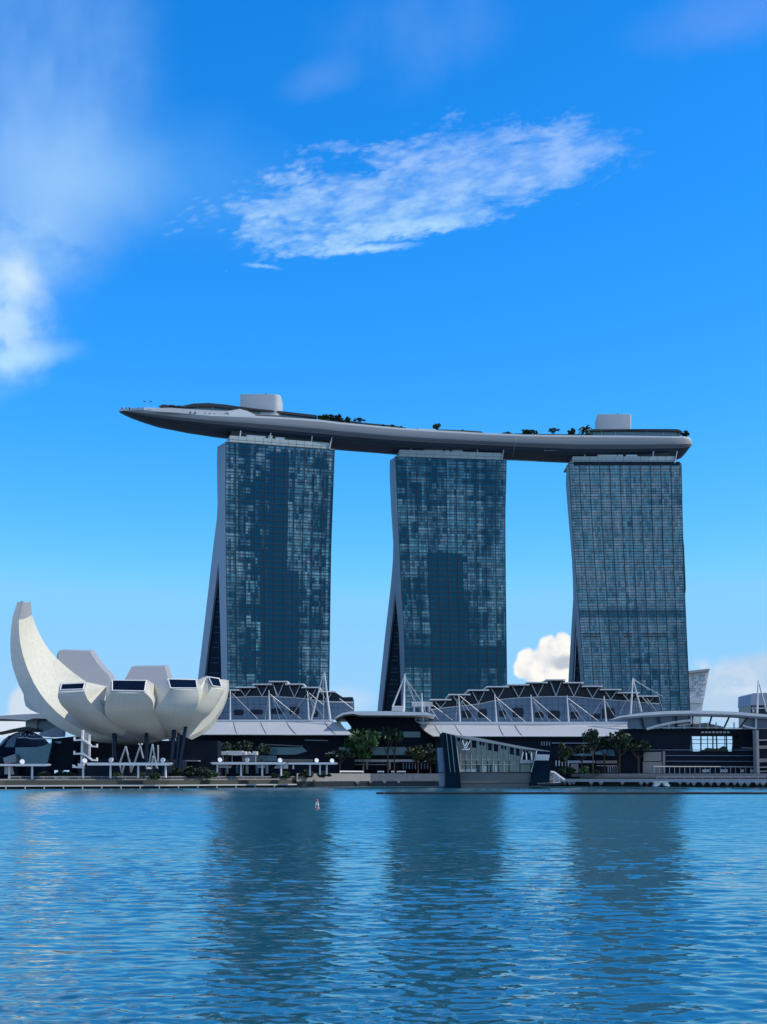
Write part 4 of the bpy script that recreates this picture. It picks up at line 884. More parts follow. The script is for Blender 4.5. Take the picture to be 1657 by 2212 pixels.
# middle canopy between the halls
mc = thing('entrance_canopy', 'thin white curved canopy over the dark gap between the two glass halls', 'canopy', P(840, 1670, 690))
mb = MB(); mb.prism([vk(*q) for q in ((0, 300), (50, 262), (100, 238), (220, 214), (700, 213), (1220, 229), (1340, 268), (1335, 280), (1200, 268), (700, 268), (340, 266), (240, 246), (120, 256), (60, 282), (0, 312))], 668, 705); mb.build('roof', M['white'], mc)
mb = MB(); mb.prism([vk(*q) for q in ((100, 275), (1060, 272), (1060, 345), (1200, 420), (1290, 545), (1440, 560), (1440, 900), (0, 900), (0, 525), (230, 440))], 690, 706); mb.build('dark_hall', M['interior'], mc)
pane(mc, vk, ((440, 688), (930, 688), (1010, 760), (1010, 795), (440, 795)), 689, 'teal', 'window'); pane(mc, vk, ((90, 690), (420, 690), (420, 790), (90, 790)), 689, 'teal', 'window')
pane(mc, vk, ((520, 485), (1130, 485), (1130, 560), (520, 560)), 689.2, 'teal', 'window')
pane(mc, vk, ((205, 853), (1360, 853), (1360, 886), (205, 886)), 684, 'blind', 'sign_band', .6)
mb = MB(); mb.prism([vk(*q) for q in ((200, 886), (1380, 886), (1380, 985), (200, 985))], 688, 689); mb.build('dark_wall', M['interior'], mc)
for a in (205, 410, 712): pane(mc, vk, ((a, 890), (a + 28, 890), (a + 26, 985), (a + 2, 985)), 685, 'beam', 'pier', .8)
pane(mc, vk, ((235, 915), (730, 915), (730, 926), (235, 926)), 685.2, 'beam', 'beam')
for k in range(9): pane(mc, vk, ((900 + 40 * k, 900), (912 + 40 * k, 900), (912 + 40 * k, 980), (900 + 40 * k, 980)), 685.5, 'tan' if k % 2 else 'fargrey', 'door')
for k in range(7): pane(mc, vk, ((1070 + 43 * k, 768), (1090 + 43 * k, 760), (1092 + 43 * k, 796), (1070 + 43 * k, 796)), 684.5, 'blind', 'blind')
for pts, lab in ((((760, 150), (925, 152), (925, 216), (750, 206)), 'left of two white cabins on the middle canopy, beside the tall pylon'), (((1022, 95), (1290, 98), (1304, 140), (1296, 150), (1022, 152)), 'upper of two white cabins on the middle canopy, with a wavy right end')):
    r_ = thing('rooftop_cabin', lab, 'cabin', vk.P(pts[0][0], pts[0][1] + 40, 700), 'white cabins on the middle canopy'); mb = MB(); mb.prism([vk(*q) for q in pts], 698, 706); mb.build('walls', M['box'], r_)
    mb = MB(); a, b = pts[0][0], pts[1][0]; mb.prism([vk(a - 6, pts[0][1] - 7), vk(b + 6, pts[1][1] - 7), vk(b + 6, pts[1][1] + 2), vk(a - 6, pts[0][1] + 2)], 697.4, 706.6); mb.build('roof', M['white'], r_)
    if 'upper' in lab:
        for k in (1050, 1150, 1250): MB().bar(vk.P(k, 150, 699), vk.P(k, 225, 699), .3, 6).build('post', M['white'], r_)
# pylons
def pylon(label, legs, cables, Y):
    r_ = thing('pylon', label, 'pylon', P(*legs[0][1], Y), 'white roof pylons')
    for i, (a, b) in enumerate(legs): MB().bar(P(*a, Y), P(*b, Y - 2 + 4 * i), .32, 8, .64 if i == 0 else .5).build('leg', M['white'], r_)
    for (a, b) in cables: MB().bar(P(*a, Y), P(*b, Y + 6), .12, 4).build('cable', M['steel'], r_)
pylon('white A-shaped pylon at the right end of the smaller hall', [(vm(1178, 95), vm(1235, 556)), (vm(1168, 105), vm(1052, 545))], [(vm(1178, 100), vm(1150, 300)), (vm(1168, 110), vm(1168, 400))], 678)
pylon('white pylon with fanned cables rising from the middle canopy', [(vr(427, 88), vr(418, 382)), (vr(424, 110), vr(332, 345))], [(vr(430, 110), vr(520, 320)), (vr(432, 120), vr(555, 300)), (vr(430, 130), vr(500, 300)), (vr(425, 200), vr(432, 370))], 680)
pylon('white A-shaped pylon in front of the rightmost tower', [(vs(632, 404), vs(612, 750)), (vs(633, 410), vs(698, 662))], [(vs(640, 410), vs(760, 500)), (vs(640, 420), vs(860, 545)), (vs(630, 420), vs(585, 540)), (vs(650, 560), vs(640, 660)), (vs(655, 560), vs(665, 660)), (vs(828, 540), vs(862, 650))], 684)
pylon('thin white A-shaped pylon at the right edge above the curved glass canopy', [(vs(1590, 424), vs(1580, 675)), (vs(1592, 432), vs(1655, 665))], [(vs(1592, 436), vs(1620, 560))], 680)

# right canopy and event hall
eh = thing('event_hall', 'dark hall under a long curved white canopy with slanted glass, at the right', 'hall', P(1500, 1670, 650))
top = [vs(490, 716), vs(560, 690), vs(700, 670), vs(900, 655), vs(1080, 652), vs(1240, 656), vs(1400, 661), (1657, 1543), (1740, 1550)]
bot = [(x, y + t) for (x, y), t in zip(top, (0.5, 3.6, 6, 7, 6.5, 6.5, 6.5, 6, 5))]
mb = MB(); mb.prism(top + bot[::-1], 640, 654); mb.build('canopy', M['white'], eh)
sf = MB(); sf.prism([(x, y + 0.2) for x, y in bot] + [(x, y + 4.0) for x, y in bot[::-1]], 642, 652); sf.build('soffit', M['fargrey'], eh)
gl = MB(); gl.prism([vs(590, 765), vs(600, 715), vs(900, 690), vs(1070, 686), vs(1070, 790), vs(600, 785)], 646, 646.6); gl.build('glass_screen', M['wallglass'], eh)
gl = MB(); gl.prism([vt(1400, 660), vt(1700, 640), vt(1700, 830), vt(1300, 830)], 646, 646.6); gl.build('glass_screen', M['wallglass'], eh)
for (a, b) in ((vt(125, 655), vt(145, 830)), (vt(370, 650), vt(372, 825)), (vt(605, 650), vt(592, 825)), (vt(875, 648), vt(825, 825)), (vt(1125, 655), vt(1045, 825)), (vt(1385, 660), vt(1270, 820)), (vs(698, 700), vs(718, 785))): MB().bar(P(*a, 643), P(*b, 645), .5, 6).build('rib', M['dark'], eh)
for (a, b) in ((vt(585, 650), vt(585, 760)), (vt(1503, 680), vt(1500, 830))): MB().bar(P(*a, 643.4), P(*b, 643.4), .5, 6).build('post', M['white'], eh)
ar = MB(); ar.path([vt.P(x, y, 644) for x, y in ((-50, 835), (120, 785), (360, 735), (580, 712))], .7, 6); ar.path([vt.P(x, y, 644) for x, y in ((1500, 830), (1400, 812), (1310, 785))], .6, 6); ar.path([vt.P(x, y, 645) for x, y in ((400, 790), (500, 770), (640, 760))], .3, 6); ar.build('arch', M['white'], eh)
rl = MB(); rl.path([vt.P(x, y, 643.8) for x, y in ((-20, 812), (600, 815), (1290, 822))], .2, 4)
for x in (265, 485, 705, 820, 935, 1190): rl.bar(vt.P(x, 740 if x > 650 else 765, 644), vt.P(x, 828, 644), .35, 5)
rl.build('balustrade', M['steel'], eh)
mb = MB(); mb.prism([vt(560, 828), vt(640, 765), vt(780, 745), vt(900, 770), vt(1030, 800), vt(1060, 828)], 648, 652); mb.build('inner_roof', M['stone'], eh)
mb = MB()                                                # dark front with the big window left open in it
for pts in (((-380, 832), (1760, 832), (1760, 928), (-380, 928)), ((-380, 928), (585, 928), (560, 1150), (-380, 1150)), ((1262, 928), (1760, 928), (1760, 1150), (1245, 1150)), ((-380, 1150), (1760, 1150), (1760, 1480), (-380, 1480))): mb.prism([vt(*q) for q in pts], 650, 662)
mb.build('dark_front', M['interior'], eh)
mu = MB()
for x in (720, 815, 890, 940, 1055, 1080, 1170): mu.bar(vt.P(x, 925, 649.4), vt.P(x + (8 if x > 900 else 0), 1150, 649.4), .22 if x % 2 else .36, 4)
for y in (985, 1040): mu.bar(vt.P(580, y, 649.4), vt.P(1255, y, 649.4), .14, 4)
mu.build('window_mullions', M['dark'], eh)
pl = MB(); pl.prism([vt(*q) for q in ((690, 1150), (760, 1130), (800, 1100), (900, 1110), (980, 1108), (1035, 1075), (1085, 1090), (1110, 1150))], 649, 649.4); pl.build('planting', M['leafd'], eh)
for y in (1130, 1210, 1290): MB().bar(vt.P(-300 if y < 1150 else 200, y, 649.6), vt.P(1495, y + 3, 649.6), .14, 4).build('floor_edge', M['fargrey'], eh)
for k in range(8): pane(eh, vt, ((725 + 52 * k, 868), (760 + 52 * k, 868), (760 + 52 * k, 892), (725 + 52 * k, 892)), 649.5, 'blind', 'lamp_panel')
pane(eh, vt, ((1290, 1095), (1455, 1100), (1455, 1110), (1290, 1104)), 649.5, 'fargrey', 'beam')
MB().bar(vt.P(50, 1366, 640), vt.P(1700, 1372, 640), .26, 4).build('handrail', M['beam'], eh)
for k in range(22): MB().bar(vt.P(60 + 72 * k, 1368, 640.2), vt.P(60 + 72 * k, 1462, 640.2), .13, 4).build('baluster', M['steel'], eh)
for (a, b, c, d_) in ((-90, 160, 1160, 1290), (180, 215, 1150, 1460), (-100, 170, 1300, 1460)): pane(eh, vt, ((a, c), (b, c), (b, d_), (a, d_)), 648, 'tan', 'pier', .8)
for (a, b) in ((740, 840), (1290, 1330), (1420, 1465), (1000, 1100)): pane(eh, vt, ((a, 1408), (b, 1404), (b, 1445), (a, 1448)), 648.4, 'blind', 'counter')
et = thing('lift_tower', 'grey framed lift tower at the right edge of the picture', 'tower', vt.P(1600, 1480, 636))
mb = MB(); mb.prism([vt(1503, 850), vt(1538, 850), vt(1552, 1490), vt(1518, 1490)], 634, 640); mb.build('pier', M['grey'], et)
mb = MB(); mb.prism([vt(1540, 850), vt(1760, 850), vt(1760, 1490), vt(1552, 1490)], 639, 646); mb.build('core', M['interior'], et)
for (a, b) in ((985, 1000), (1070, 1115), (1255, 1305), (1370, 1382), (1430, 1440)): pane(et, vt, ((1545, a), (1760, a - 6), (1760, b - 6), (1545, b)), 636, 'stone' if b - a > 30 else 'beam', 'floor_band', 2)

# ------------------------------------------------------------------ crystal pavilion in the water
vv_ = View(1720, 2880, 540); vq = View(1800, 2900, 200)
cp = thing('crystal_pavilion', 'angular glass pavilion with a sloping roof standing in the water', 'pavilion', vv_.P(800, 820, 572))
def pp(pts, Y0, Y1, m, name, sm=None): mb = MB(); mb.prism([vv_(*q) for q in pts], Y0, Y1); return mb.build(name, M[m], cp)
pp(((155, 150), (305, 190), (330, 400), (366, 640), (190, 640)), 556, 588, 'lvdark', 'dark_prism')
pp(((190, 640.6), (366, 640.6), (382, 850), (190, 850)), 555.6, 588, 'lvdark', 'plinth')
rb = MB()
for (a, b) in (((200, 165), (250, 640)), ((255, 180), (305, 640))): rb.bar(vv_.P(*a, 555.8), vv_.P(*b, 555.8), .14, 4)
rb.build('glazing_bars', M['teal'], cp)
pp(((92, 340), (158, 340), (182, 640), (112, 640)), 566, 576, 'lvblue', 'side_glass'); pp(((112, 650), (184, 650), (186, 815), (124, 815)), 566.2, 576, 'fargrey', 'side_plinth')
gw = pp(((310, 205), (500, 240), (860, 300), (1300, 392), (1270, 500), (1240, 640), (366, 640)), 562, 563, 'lv', 'glass_front')
mu = MB()
def roofy(x): return interp(x, [(310, 205), (500, 240), (860, 300), (1300, 392)])
for k in range(15):
    x = 375 + k * 66.5
    if x < 1270: mu.bar(vv_.P(x, roofy(x) + 4, 561.7), vv_.P(x, 500 if k % 2 else 640, 561.7), .17, 4)
for y in (490, 545): mu.bar(vv_.P(350, y, 561.7), vv_.P(1262, y, 561.7), .10, 4)
mu.bar(vv_.P(312, 205, 561.5), vv_.P(366, 640, 561.5), .22, 4); mu.build('mullions', M['grey'], gw)
md = MB()
for k in range(14):
    x = 440 + k * 66.5
    if x < 1250: md.bar(vv_.P(x, roofy(x) + 10, 561.8), vv_.P(x, 640, 561.8), .15, 4)
md.build('shadow_lines', M['lvdark'], gw)  # dark bars standing in for the shadow lines of the mullions
tb = MB()
for k in range(10):
    x0, x1 = 335 + k * 90, 335 + k * 90 + 62; h_ = 40 + 46 * ((k * 7) % 3 > 0); tb.prism([vv_(x0, roofy(x0) + 6), vv_(x1, roofy(x1) + 6), vv_(x1, roofy(x1) + 6 + h_), vv_(x0, roofy(x0) + 6 + h_)], 561.86, 561.95)
tb.build('clear_panes', M['lvdark'], gw)
sw = MB()
for (a, b, c, d_) in ((385, 500, 600, 636), (515, 575, 600, 636), (655, 690, 560, 636), (795, 822, 555, 636)): sw.prism([vv_(a, c), vv_(b, c), vv_(b, d_), vv_(a, d_)], 561.84, 561.93)
sw.build('display_panel', M['blind'], gw)
dw = MB()
for (a, b) in ((583, 610), (735, 755)): dw.prism([vv_(a, 545), vv_(b, 545), vv_(b, 638), vv_(a, 638)], 561.8, 561.92)
dw.build('door', M['dark'], gw)
rf = MB(); up = [(155, 148), (310, 184), (500, 200), (700, 238), (860, 272), (1100, 318), (1475, 382)]; lo_ = [(155, 156), (310, 204), (500, 238), (700, 276), (860, 300), (1100, 350), (1475, 392)]
rf.slab([vv_.P(*q, 561) for q in up + lo_[::-1]], (0, 26, 0)); rf.build('roof_edge', M['grey'], cp)
pp(((1305, 376), (1470, 386), (1490, 420), (1480, 640), (1275, 500)), 560, 584, 'lvdark', 'dark_prism'); pp(((1278, 500), (1478, 500), (1465, 780), (1222, 808)), 559.4, 584, 'lvdark', 'plinth')
pp(((1300, 420), (1470, 424), (1455, 496), (1286, 496)), 558.9, 559.35, 'fargrey', 'balcony_panel')
bs = MB()
for k in range(8): bs.prism([vv_(1310 + 19 * k, 428), vv_(1320 + 19 * k, 428), vv_(1316 + 19 * k, 492), vv_(1306 + 19 * k, 492)], 558.6, 558.85)
bs.build('balusters', M['white'], cp)
pp(((1130, 390), (1180, 400), (1175, 480), (1122, 484)), 561.2, 561.7, 'lvdark', 'balcony_window'); pp(((1190, 402), (1240, 410), (1236, 488), (1186, 484)), 561.2, 561.7, 'lvdark', 'balcony_window')
pp(((1110, 488), (1285, 494), (1280, 528), (1105, 530)), 560.4, 561.6, 'grey', 'balcony')
fm = MB()
for (a, b) in (((1140, 390), (1122, 488)), ((1178, 400), (1185, 488)), ((1240, 400), (1248, 490)), ((1308, 378), (1284, 496)), ((1284, 496), (1240, 640))): fm.bar(vv_.P(*a, 559.8), vv_.P(*b, 559.8), .26, 4)
fm.build('frame', M['offwhite'], cp)
bw = pp(((366, 642), (1240, 642), (1222, 850), (384, 850)), 561.4, 584, 'lvbase', 'base_wall')
bj = MB(); bj.bar(vv_.P(370, 642, 561.2), vv_.P(1240, 642, 561.2), .18, 4); bj.bar(vv_.P(384, 778, 561.3), vv_.P(1225, 772, 561.3), .10, 4); bj.build('ledge', M['dark'], bw)
lg = MB()
for (pts) in (((404, 520), (440, 518), (500, 700), (478, 742)), ((545, 562), (590, 556), (512, 720), (478, 742), (478, 700)), ((650, 516), (672, 514), (560, 745), (530, 770), (520, 750)), ((470, 730), (520, 730), (500, 790), (440, 800)), ((392, 800), (470, 770), (560, 785), (610, 790), (640, 755), (658, 758), (620, 820), (392, 818))):
    lg.prism([vq((q[0] - 515) * 1.08 + 515, (q[1] - 680) * 1.05 + 680) for q in pts], 559.6, 560.6)
lg.build('letters', M['bright'], cp)
gwy = thing('gangway', 'white lattice gangway from the pavilion to the boardwalk', 'gangway', vn.P(150, 960, 566))
mb = MB(); mb.path([vn.P(*q, 562) for q in ((40, 815), (130, 825), (215, 890), (280, 935))], .5, 6); mb.path([vn.P(*q, 562) for q in ((60, 985), (220, 965))], .3, 6); mb.build('rail', M['white'], gwy)
mb = MB(); mb.path([vn.P(*q, 562) for q in ((70, 900), (140, 850), (120, 960), (205, 900), (200, 965))], .22, 5); mb.path([vn.P(*q, 562) for q in ((70, 930), (200, 880))], .3, 5); mb.build('lattice', M['offwhite'], gwy)
mb = MB(); mb.prism([vn(*q) for q in ((40, 830), (130, 845), (215, 905), (215, 965), (60, 980))], 566, 570); mb.build('deck', M['stone'], gwy)
po = thing('pontoon', 'low dark pontoon below the gangway at the pavilion corner', 'pontoon', vn.P(50, 1000, 560)); mb = MB(); mb.prism([vn(*q) for q in ((-110, 985), (60, 988), (220, 975), (250, 985), (250, 1006), (-110, 1010))], 556, 566); mb.build('hull', M['navy'], po)
mb = MB(); mb.prism([vn(-105, 980), vn(240, 972), vn(240, 977), vn(-105, 986)], 557, 565); mb.build('deck', M['stone'], po)

# ------------------------------------------------------------------ promenade
def along(xs, off0, off1, z0, z1, name, m, parent=None, kind=None):
    mb = MB(); mb.loft([[bank(x, off0, z0), bank(x, off1, z0), bank(x, off1, z1), bank(x, off0, z1)] for x in xs]); o = mb.build(name, M[m], parent)
    if kind: o['kind'] = kind
    return o
LX = [-300, 0, 120, 240, 360, 480, 560, 640]
along(LX, 0.3, 8, .95, 1.5, 'boardwalk', 'beam', kind='structure')
along(LX, 7.5, 9, 0, 2.3, 'seawall', 'dark', kind='structure')
along(LX, 6, 9.5, 2.3, 2.75, 'promenade_step', 'beam', kind='structure')
along(LX, 9, 10.5, 1.4, 3.3, 'promenade_step', 'stone', kind='structure')
along(LX, 10, 60, 3.3, 3.9, 'promenade', 'stone', kind='structure')
MX = [640, 720, 800, 870, 948]
wl = along(MX, 3, 40, 2.6, 6.4, 'promenade', 'stone', kind='structure')
along(MX, 3.4, 6, 0, 2.6, 'seawall', 'dark', kind='structure')
RX = [1185, 1260, 1330, 1404, 1500, 1600, 1760]
along(RX, 0.5, 9, 2.3, 3.7, 'boardwalk', 'beam', kind='structure')
along(RX, 8.4, 9.5, 0, 4.2, 'seawall', 'dark', kind='structure')
along(RX[1:], 9, 12, 3.6, 5.0, 'promenade_step', 'deckw', kind='structure')
along(RX[1:], 11.5, 50, 4.8, 6.3, 'promenade', 'stone', kind='structure')
# piles and caps
def pile(p, z0, z1, lab, grp, kind):
    r_ = thing('pile', lab, 'pile', (p.x, p.y, z0), grp)
    if kind == 'cap':
        rs = random.uniform(.65, 1.15)
        MB().loft([[(p.x - w_, p.y - w_, z), (p.x + w_, p.y - w_, z), (p.x + w_, p.y + w_, z), (p.x - w_, p.y + w_, z)] for w_, z in ((.3, z1 - rs * 1.5), (rs, z1 - .35), (rs, z1))]).build('cap', M['beam'], r_)
        MB().bar((p.x, p.y, z0), (p.x, p.y, z0 + (z1 - z0) * .5), .3, 8).build('shaft', M['dark'], r_)
    else: MB().bar((p.x, p.y, z0), (p.x, p.y, z1), .28, 8).build('shaft', M['beam'], r_)
    return r_
for k in range(16):
    x = -30 + 41.5 * k
    if x < 640: pile(bank(x, .6), -.3, .95, 'pale post under the long boardwalk before the petal building', 'posts under the left boardwalk', 'post')
for k, zx in enumerate((295, 472, 656, 845)): pile(bank(vk.x(zx), 2), -.2, 2.6, 'white flared pile cap under the stone quay left of the crystal pavilion', 'flared caps under the middle quay', 'cap')
for k, x in enumerate((1221, 1232, 1240, 1278, 1299, 1345, 1386, 1399, 1470, 1487, 1500, 1520, 1537, 1553, 1572, 1588, 1602, 1617, 1637, 1650)):
    pile(bank(x, .9), -.2, 2.3, 'white flared pile cap under the boardwalk right of the crystal pavilion', 'flared caps under the right boardwalk', 'cap')
bt = thing('moored_float', 'white bridge-shaped float moored under the right boardwalk', 'float', vt.P(170, 1640, 574))
mb = MB(); mb.prism([vt(*q) for q in ((60, 1588), (250, 1582), (262, 1610), (290, 1640), (270, 1650), (200, 1635), (190, 1600), (150, 1600), (140, 1632), (90, 1650), (52, 1645), (75, 1615))], 570, 574); mb.build('hull', M['white'], bt)
mb = MB(); mb.prism([vt(*q) for q in ((62, 1580), (250, 1575), (250, 1583), (62, 1589))], 569.6, 574.4); mb.build('deck', M['offwhite'], bt)
# railings
def railing(label, xs, off, z0, z1, step, m='steel'):
    r_ = thing('railing', label, 'railing', bank(xs[0], off, z0), 'railings along the water')
    mb = MB(); mb.path([bank(x, off, z1) for x in xs], .09, 5); mb.path([bank(x, off, (z0 + z1) / 2) for x in xs], .05, 4); mb.build('rail', M[m], r_)
    x = xs[0]
    while x <= xs[-1]: MB().bar(bank(x, off, z0), bank(x, off, z1), .07, 5).build('post', M[m], r_); x += step
railing('thin steel railing on the right boardwalk before the dark event hall', [1420, 1500, 1600, 1657], 1.2, 3.7, 5.0, 20)
railing('thin steel railing along the promenade before the petal building', [0, 120, 240, 360, 480, 560, 640], 11, 3.9, 4.9, 26)
# benches on the stone quay
for (a, b, lab) in ((60, 375, 'long white bench at the left end of the stone quay'), (562, 650, 'short white bench in the middle of the stone quay'), (745, 785, 'small white seat beside the right long bench on the quay'), (822, 940, 'white bench nearest the crystal pavilion on the quay')):
    x0, x1 = vk.x(a), vk.x(b); r_ = thing('bench', lab, 'bench', bank((x0 + x1) / 2, 4.5, 6.4), 'white benches on the quay')
    mb = MB(); mb.loft([[bank(x, 4, 7.1), bank(x, 5.4, 7.1), bank(x, 5.4, 7.75), bank(x, 4, 7.75)] for x in (x0, x1)]); mb.build('seat', M['white'], r_)
    for x in (x0 + .8, x1 - .8): mb = MB(); mb.loft([[bank(x + dx, 4.2, 6.4), bank(x + dx, 5.2, 6.4), bank(x + dx, 5.2, 7.1), bank(x + dx, 4.2, 7.1)] for dx in (-.5, .5)]); mb.build('leg', M['beam'], r_)
# pergolas with round lamps on top
def pergola(label, v, Y, slab, posts, discs, hang=()):
    r_ = thing('pergola', label, 'pergola', v.P(posts[0][0], posts[0][2], Y), 'white pergolas on the promenade')
    (x0, x1, y0, y1) = slab; mb = MB(); mb.prism([v(x0, y0 + 8), v(x0 + 30, y0), v(x1 - 25, y0), v(x1, y0 + 10), v(x1 - 25, y1), v(x0 + 30, y1)], Y, Y + 5); mb.build('roof', M['white'], r_)
    for (x, ya, yb) in posts: MB().bar(v.P(x, ya, Y + 2), v.P(x, yb, Y + 2), .38, 8, .46).build('post', M['white'], r_)
    for (x, y, s) in discs:
        c = v.P(x, y, Y + 1); d_ = Vector((.5 * s, -1, .35)).normalized(); l = MB(); l.bar(c - d_ * .25, c + d_ * .25, 1.0, 14); lo = l.build('lamp', M['white'], r_); MB().bar(c, v.P(x + 8 * s, slab[2] + 5, Y + 1), .14, 5).build('lamp_arm', M['offwhite'], lo)
    for (pts) in hang: mb = MB(); mb.prism([v(*q) for q in pts], Y + 3, Y + 3.4); mb.build('screen', M['beam'], r_)
vx = View(0, 2800, 400)
pergola('white pergola at the left edge before the dark blue dome', vx, 520, (-200, 800, 1058, 1092), [(157, 1092, 1310), (533, 1092, 1305), (-150, 1092, 1310)], [(368, 1022, 1)], [((75, 1100), (205, 1100), (232, 1232), (75, 1228))])
pergola('white pergola in front of the lattice struts of the petal building', vl, 533, (205, 1345, 564, 600), [(175, 600, 775), (537, 600, 772), (905, 598, 768), (1268, 596, 765)], [(195, 540, 1), (545, 528, -1), (1230, 530, -1)])
pergola('long white pergola in front of the smaller glass hall', vc, 575, (55, 900, 464, 490), [(135, 490, 630), (398, 490, 625), (632, 490, 625), (840, 490, 615)], [(165, 440, 1), (465, 440, -1), (828, 445, 1)], [((145, 495), (300, 505), (280, 530), (145, 525)), ((585, 495), (660, 495), (660, 530), (585, 525)), ((795, 490), (915, 482), (918, 536), (760, 532))])
pergola('short white pergola left of the stone quay, two square lamps on top', vc, 590, (900, 1470, 468, 490), [(975, 490, 540), (1160, 490, 615), (1270, 490, 605), (1345, 490, 600)], [(1232, 446, 1), (1402, 450, 1)])
tn = thing('white_tent', 'white tent roofs in the trees behind the long pergola', 'tent', vc.P(300, 450, 640))
mb = MB(); mb.prism([vc(*q) for q in ((145, 384), (175, 345), (240, 342), (238, 384))], 640, 648); mb.prism([vc(*q) for q in ((245, 384), (250, 340), (415, 340), (418, 386), (330, 390))], 640, 648); mb.prism([vc(*q) for q in ((425, 384), (425, 345), (448, 345), (448, 384))], 640, 648); mb.prism([vc(*q) for q in ((455, 384), (480, 348), (500, 365), (525, 365), (525, 342), (570, 345), (570, 384))], 640, 648); mb.build('roof', M['white'], tn)
for x in (200, 300, 420, 560): MB().bar(vc.P(x, 384, 641), vc.P(x, 470, 641), .2, 6).build('pole', M['steel'], tn)

# ------------------------------------------------------------------ waterside trees
def wt(kind, x, ytop, Y, z0, wide, lab, name='tree'):
    z = wz(ytop, Y); tree(kind, Vector((wx(x, Y), Y, z0)), (z - z0) / (1.25 if kind == 'palm' else 1.0), lab, name, wide, 'trees along the promenade')
for a in (('round', 784, 1562, 668, 6.3, .75, 'bright green round tree at the right end of the smaller hall awning'), ('loose', 838, 1559, 672, 6.3, .6, 'tall thin-stemmed dark tree under the middle canopy'), ('loose', 852, 1564, 676, 6.3, .5, 'second thin-stemmed tree crossing the one under the middle canopy'), ('olive', 903, 1606, 668, 6.3, .95, 'mid-sized spreading tree left of the crystal pavilion'), ('dark', 930, 1608, 672, 6.3, .8, 'dark leafy tree touching the left side of the crystal pavilion'),
          ('loose', 1281, 1563, 640, 6, .5, 'tall dark spreading tree before the right awning, left of the event hall'), ('loose', 1338, 1570, 645, 6, .85, 'dark dense tree at the corner of awning and event hall'), ('loose', 1306, 1584, 650, 6, 1.0, 'dark tree between the tall spreading tree and the event hall'), ('loose', 1380, 1590, 644, 6, 1.1, 'low broad dark tree in front of the event hall'), ('olive', 1220, 1598, 640, 6, .6, 'drooping olive tree right of the crystal pavilion'), ('loose', 1258, 1602, 655, 6, .95, 'dark tree behind the drooping olive tree'),
          ('loose', 487, 1594, 660, 3.9, .55, 'dark tree just right of the bluish petal'), ('loose', 525, 1590, 662, 3.9, .6, 'open-branched tree behind the white tents'), ('loose', 566, 1597, 656, 3.9, .55, 'dark bushy tree behind the right end of the white tents'), ('loose', 735, 1612, 664, 3.9, 1.1, 'low dark tree left of the bright green round tree')): wt(*a)
SH = [(100, 1662, 545), (130, 1660, 552), (150, 1664, 548), (225, 1658, 560), (255, 1665, 545), (300, 1664, 545), (335, 1666, 545), (380, 1655, 560), (410, 1650, 560), (440, 1652, 565), (455, 1658, 560), (590, 1668, 600), (615, 1662, 604), (660, 1660, 606), (700, 1662, 612)]
where = ['left of the stair tower, first', 'left of the stair tower, second', 'left of the stair tower, third', 'behind the museum pergola near the stair tower', 'left of the white lattice struts', 'at the foot of the lattice struts', 'between lattice struts and pergola post', 'right of the museum pergola', 'under the bluish petal, left of two', 'under the bluish petal, right of two', 'at the left end of the long pergola', 'behind the long pergola, left', 'behind the long pergola, right', 'under the short pergola, left', 'under the short pergola, right']
for (x, y, Y), w_ in zip(SH, where):
    z = wz(y, Y); tree('green' if x % 2 else 'bush', Vector((wx(x, Y), Y, 3.9)), max(z - 3.9, 2.2), 'dark green shrub on the promenade ' + w_, 'shrub', 1.5, 'shrubs on the promenade')
for (x, y, Y, w_) in ((1214, 1655, 645, 'right beside the gangway, left of two'), (1232, 1652, 648, 'right beside the gangway, right of two'), (1262, 1650, 640, 'in a planter before the shop piers'), (1290, 1660, 642, 'low, under the tall spreading tree')):
    tree('green', Vector((wx(x, Y), Y, 6)), wz(y, Y) - 6, 'dark shrub on the right boardwalk ' + w_, 'shrub', 1.2, 'shrubs on the promenade')

# ------------------------------------------------------------------ left edge: dome, wing roof
wr = thing('wing_roof_pavilion', 'grey wing-shaped roof on a glazed drum behind the petal building, far left', 'pavilion', vx.P(600, 1300, 640))
mb = MB(); mb.prism([vx(*q) for q in ((-400, 285), (0, 258), (300, 238), (690, 222), (900, 240), (960, 300), (900, 330), (800, 310), (560, 300), (440, 338), (200, 318), (0, 308), (-400, 305))], 630, 660); mb.build('roof', M['offwhite'], wr)
mb = MB(); mb.prism([vx(*q) for q in ((425, 335), (605, 320), (600, 510), (480, 480), (422, 440))], 640, 655); mb.build('drum', M['offwhite'], wr)
mb = MB(); mb.prism([vx(*q) for q in ((602, 325), (930, 330), (960, 430), (760, 540), (602, 520))], 642, 656); mb.build('glass_drum', M['teal'], wr)
mb = MB(); mb.prism([vx(*q) for q in ((-100, 540), (60, 515), (200, 480), (400, 442), (480, 448), (590, 490), (590, 520), (400, 520), (350, 495), (150, 515), (0, 545), (-100, 565))], 632, 645); mb.build('lower_roof', M['dark'], wr)
dm = thing('glass_dome', 'dark blue glass dome at the far left edge', 'dome', vx.P(400, 1300, 600))
c = vx.P(420, 1250, 625); a_ = abs(vx.P(-60, 0, 625).x - c.x)
mb = MB(); n = 18; prof = []
out = curve([(*vx(-60, 900), 0), (*vx(0, 750), 0), (*vx(150, 600), 0), (*vx(340, 520), 0), (*vx(600, 508), 0)], 12)
prof = [(abs(wx(x, 625) - c.x), wz(y, 625)) for x, y, _ in out]; prof[-1] = (6, prof[-1][1])
mb.loft([[(c.x + r_ * math.cos(math.pi * 2 * k / 28), c.y + r_ * .5 * math.sin(math.pi * 2 * k / 28), z) for k in range(28)] for r_, z in [(prof[0][0], 3.4)] + prof]); mb.build('shell', M['atrium'], dm, smooth=40)
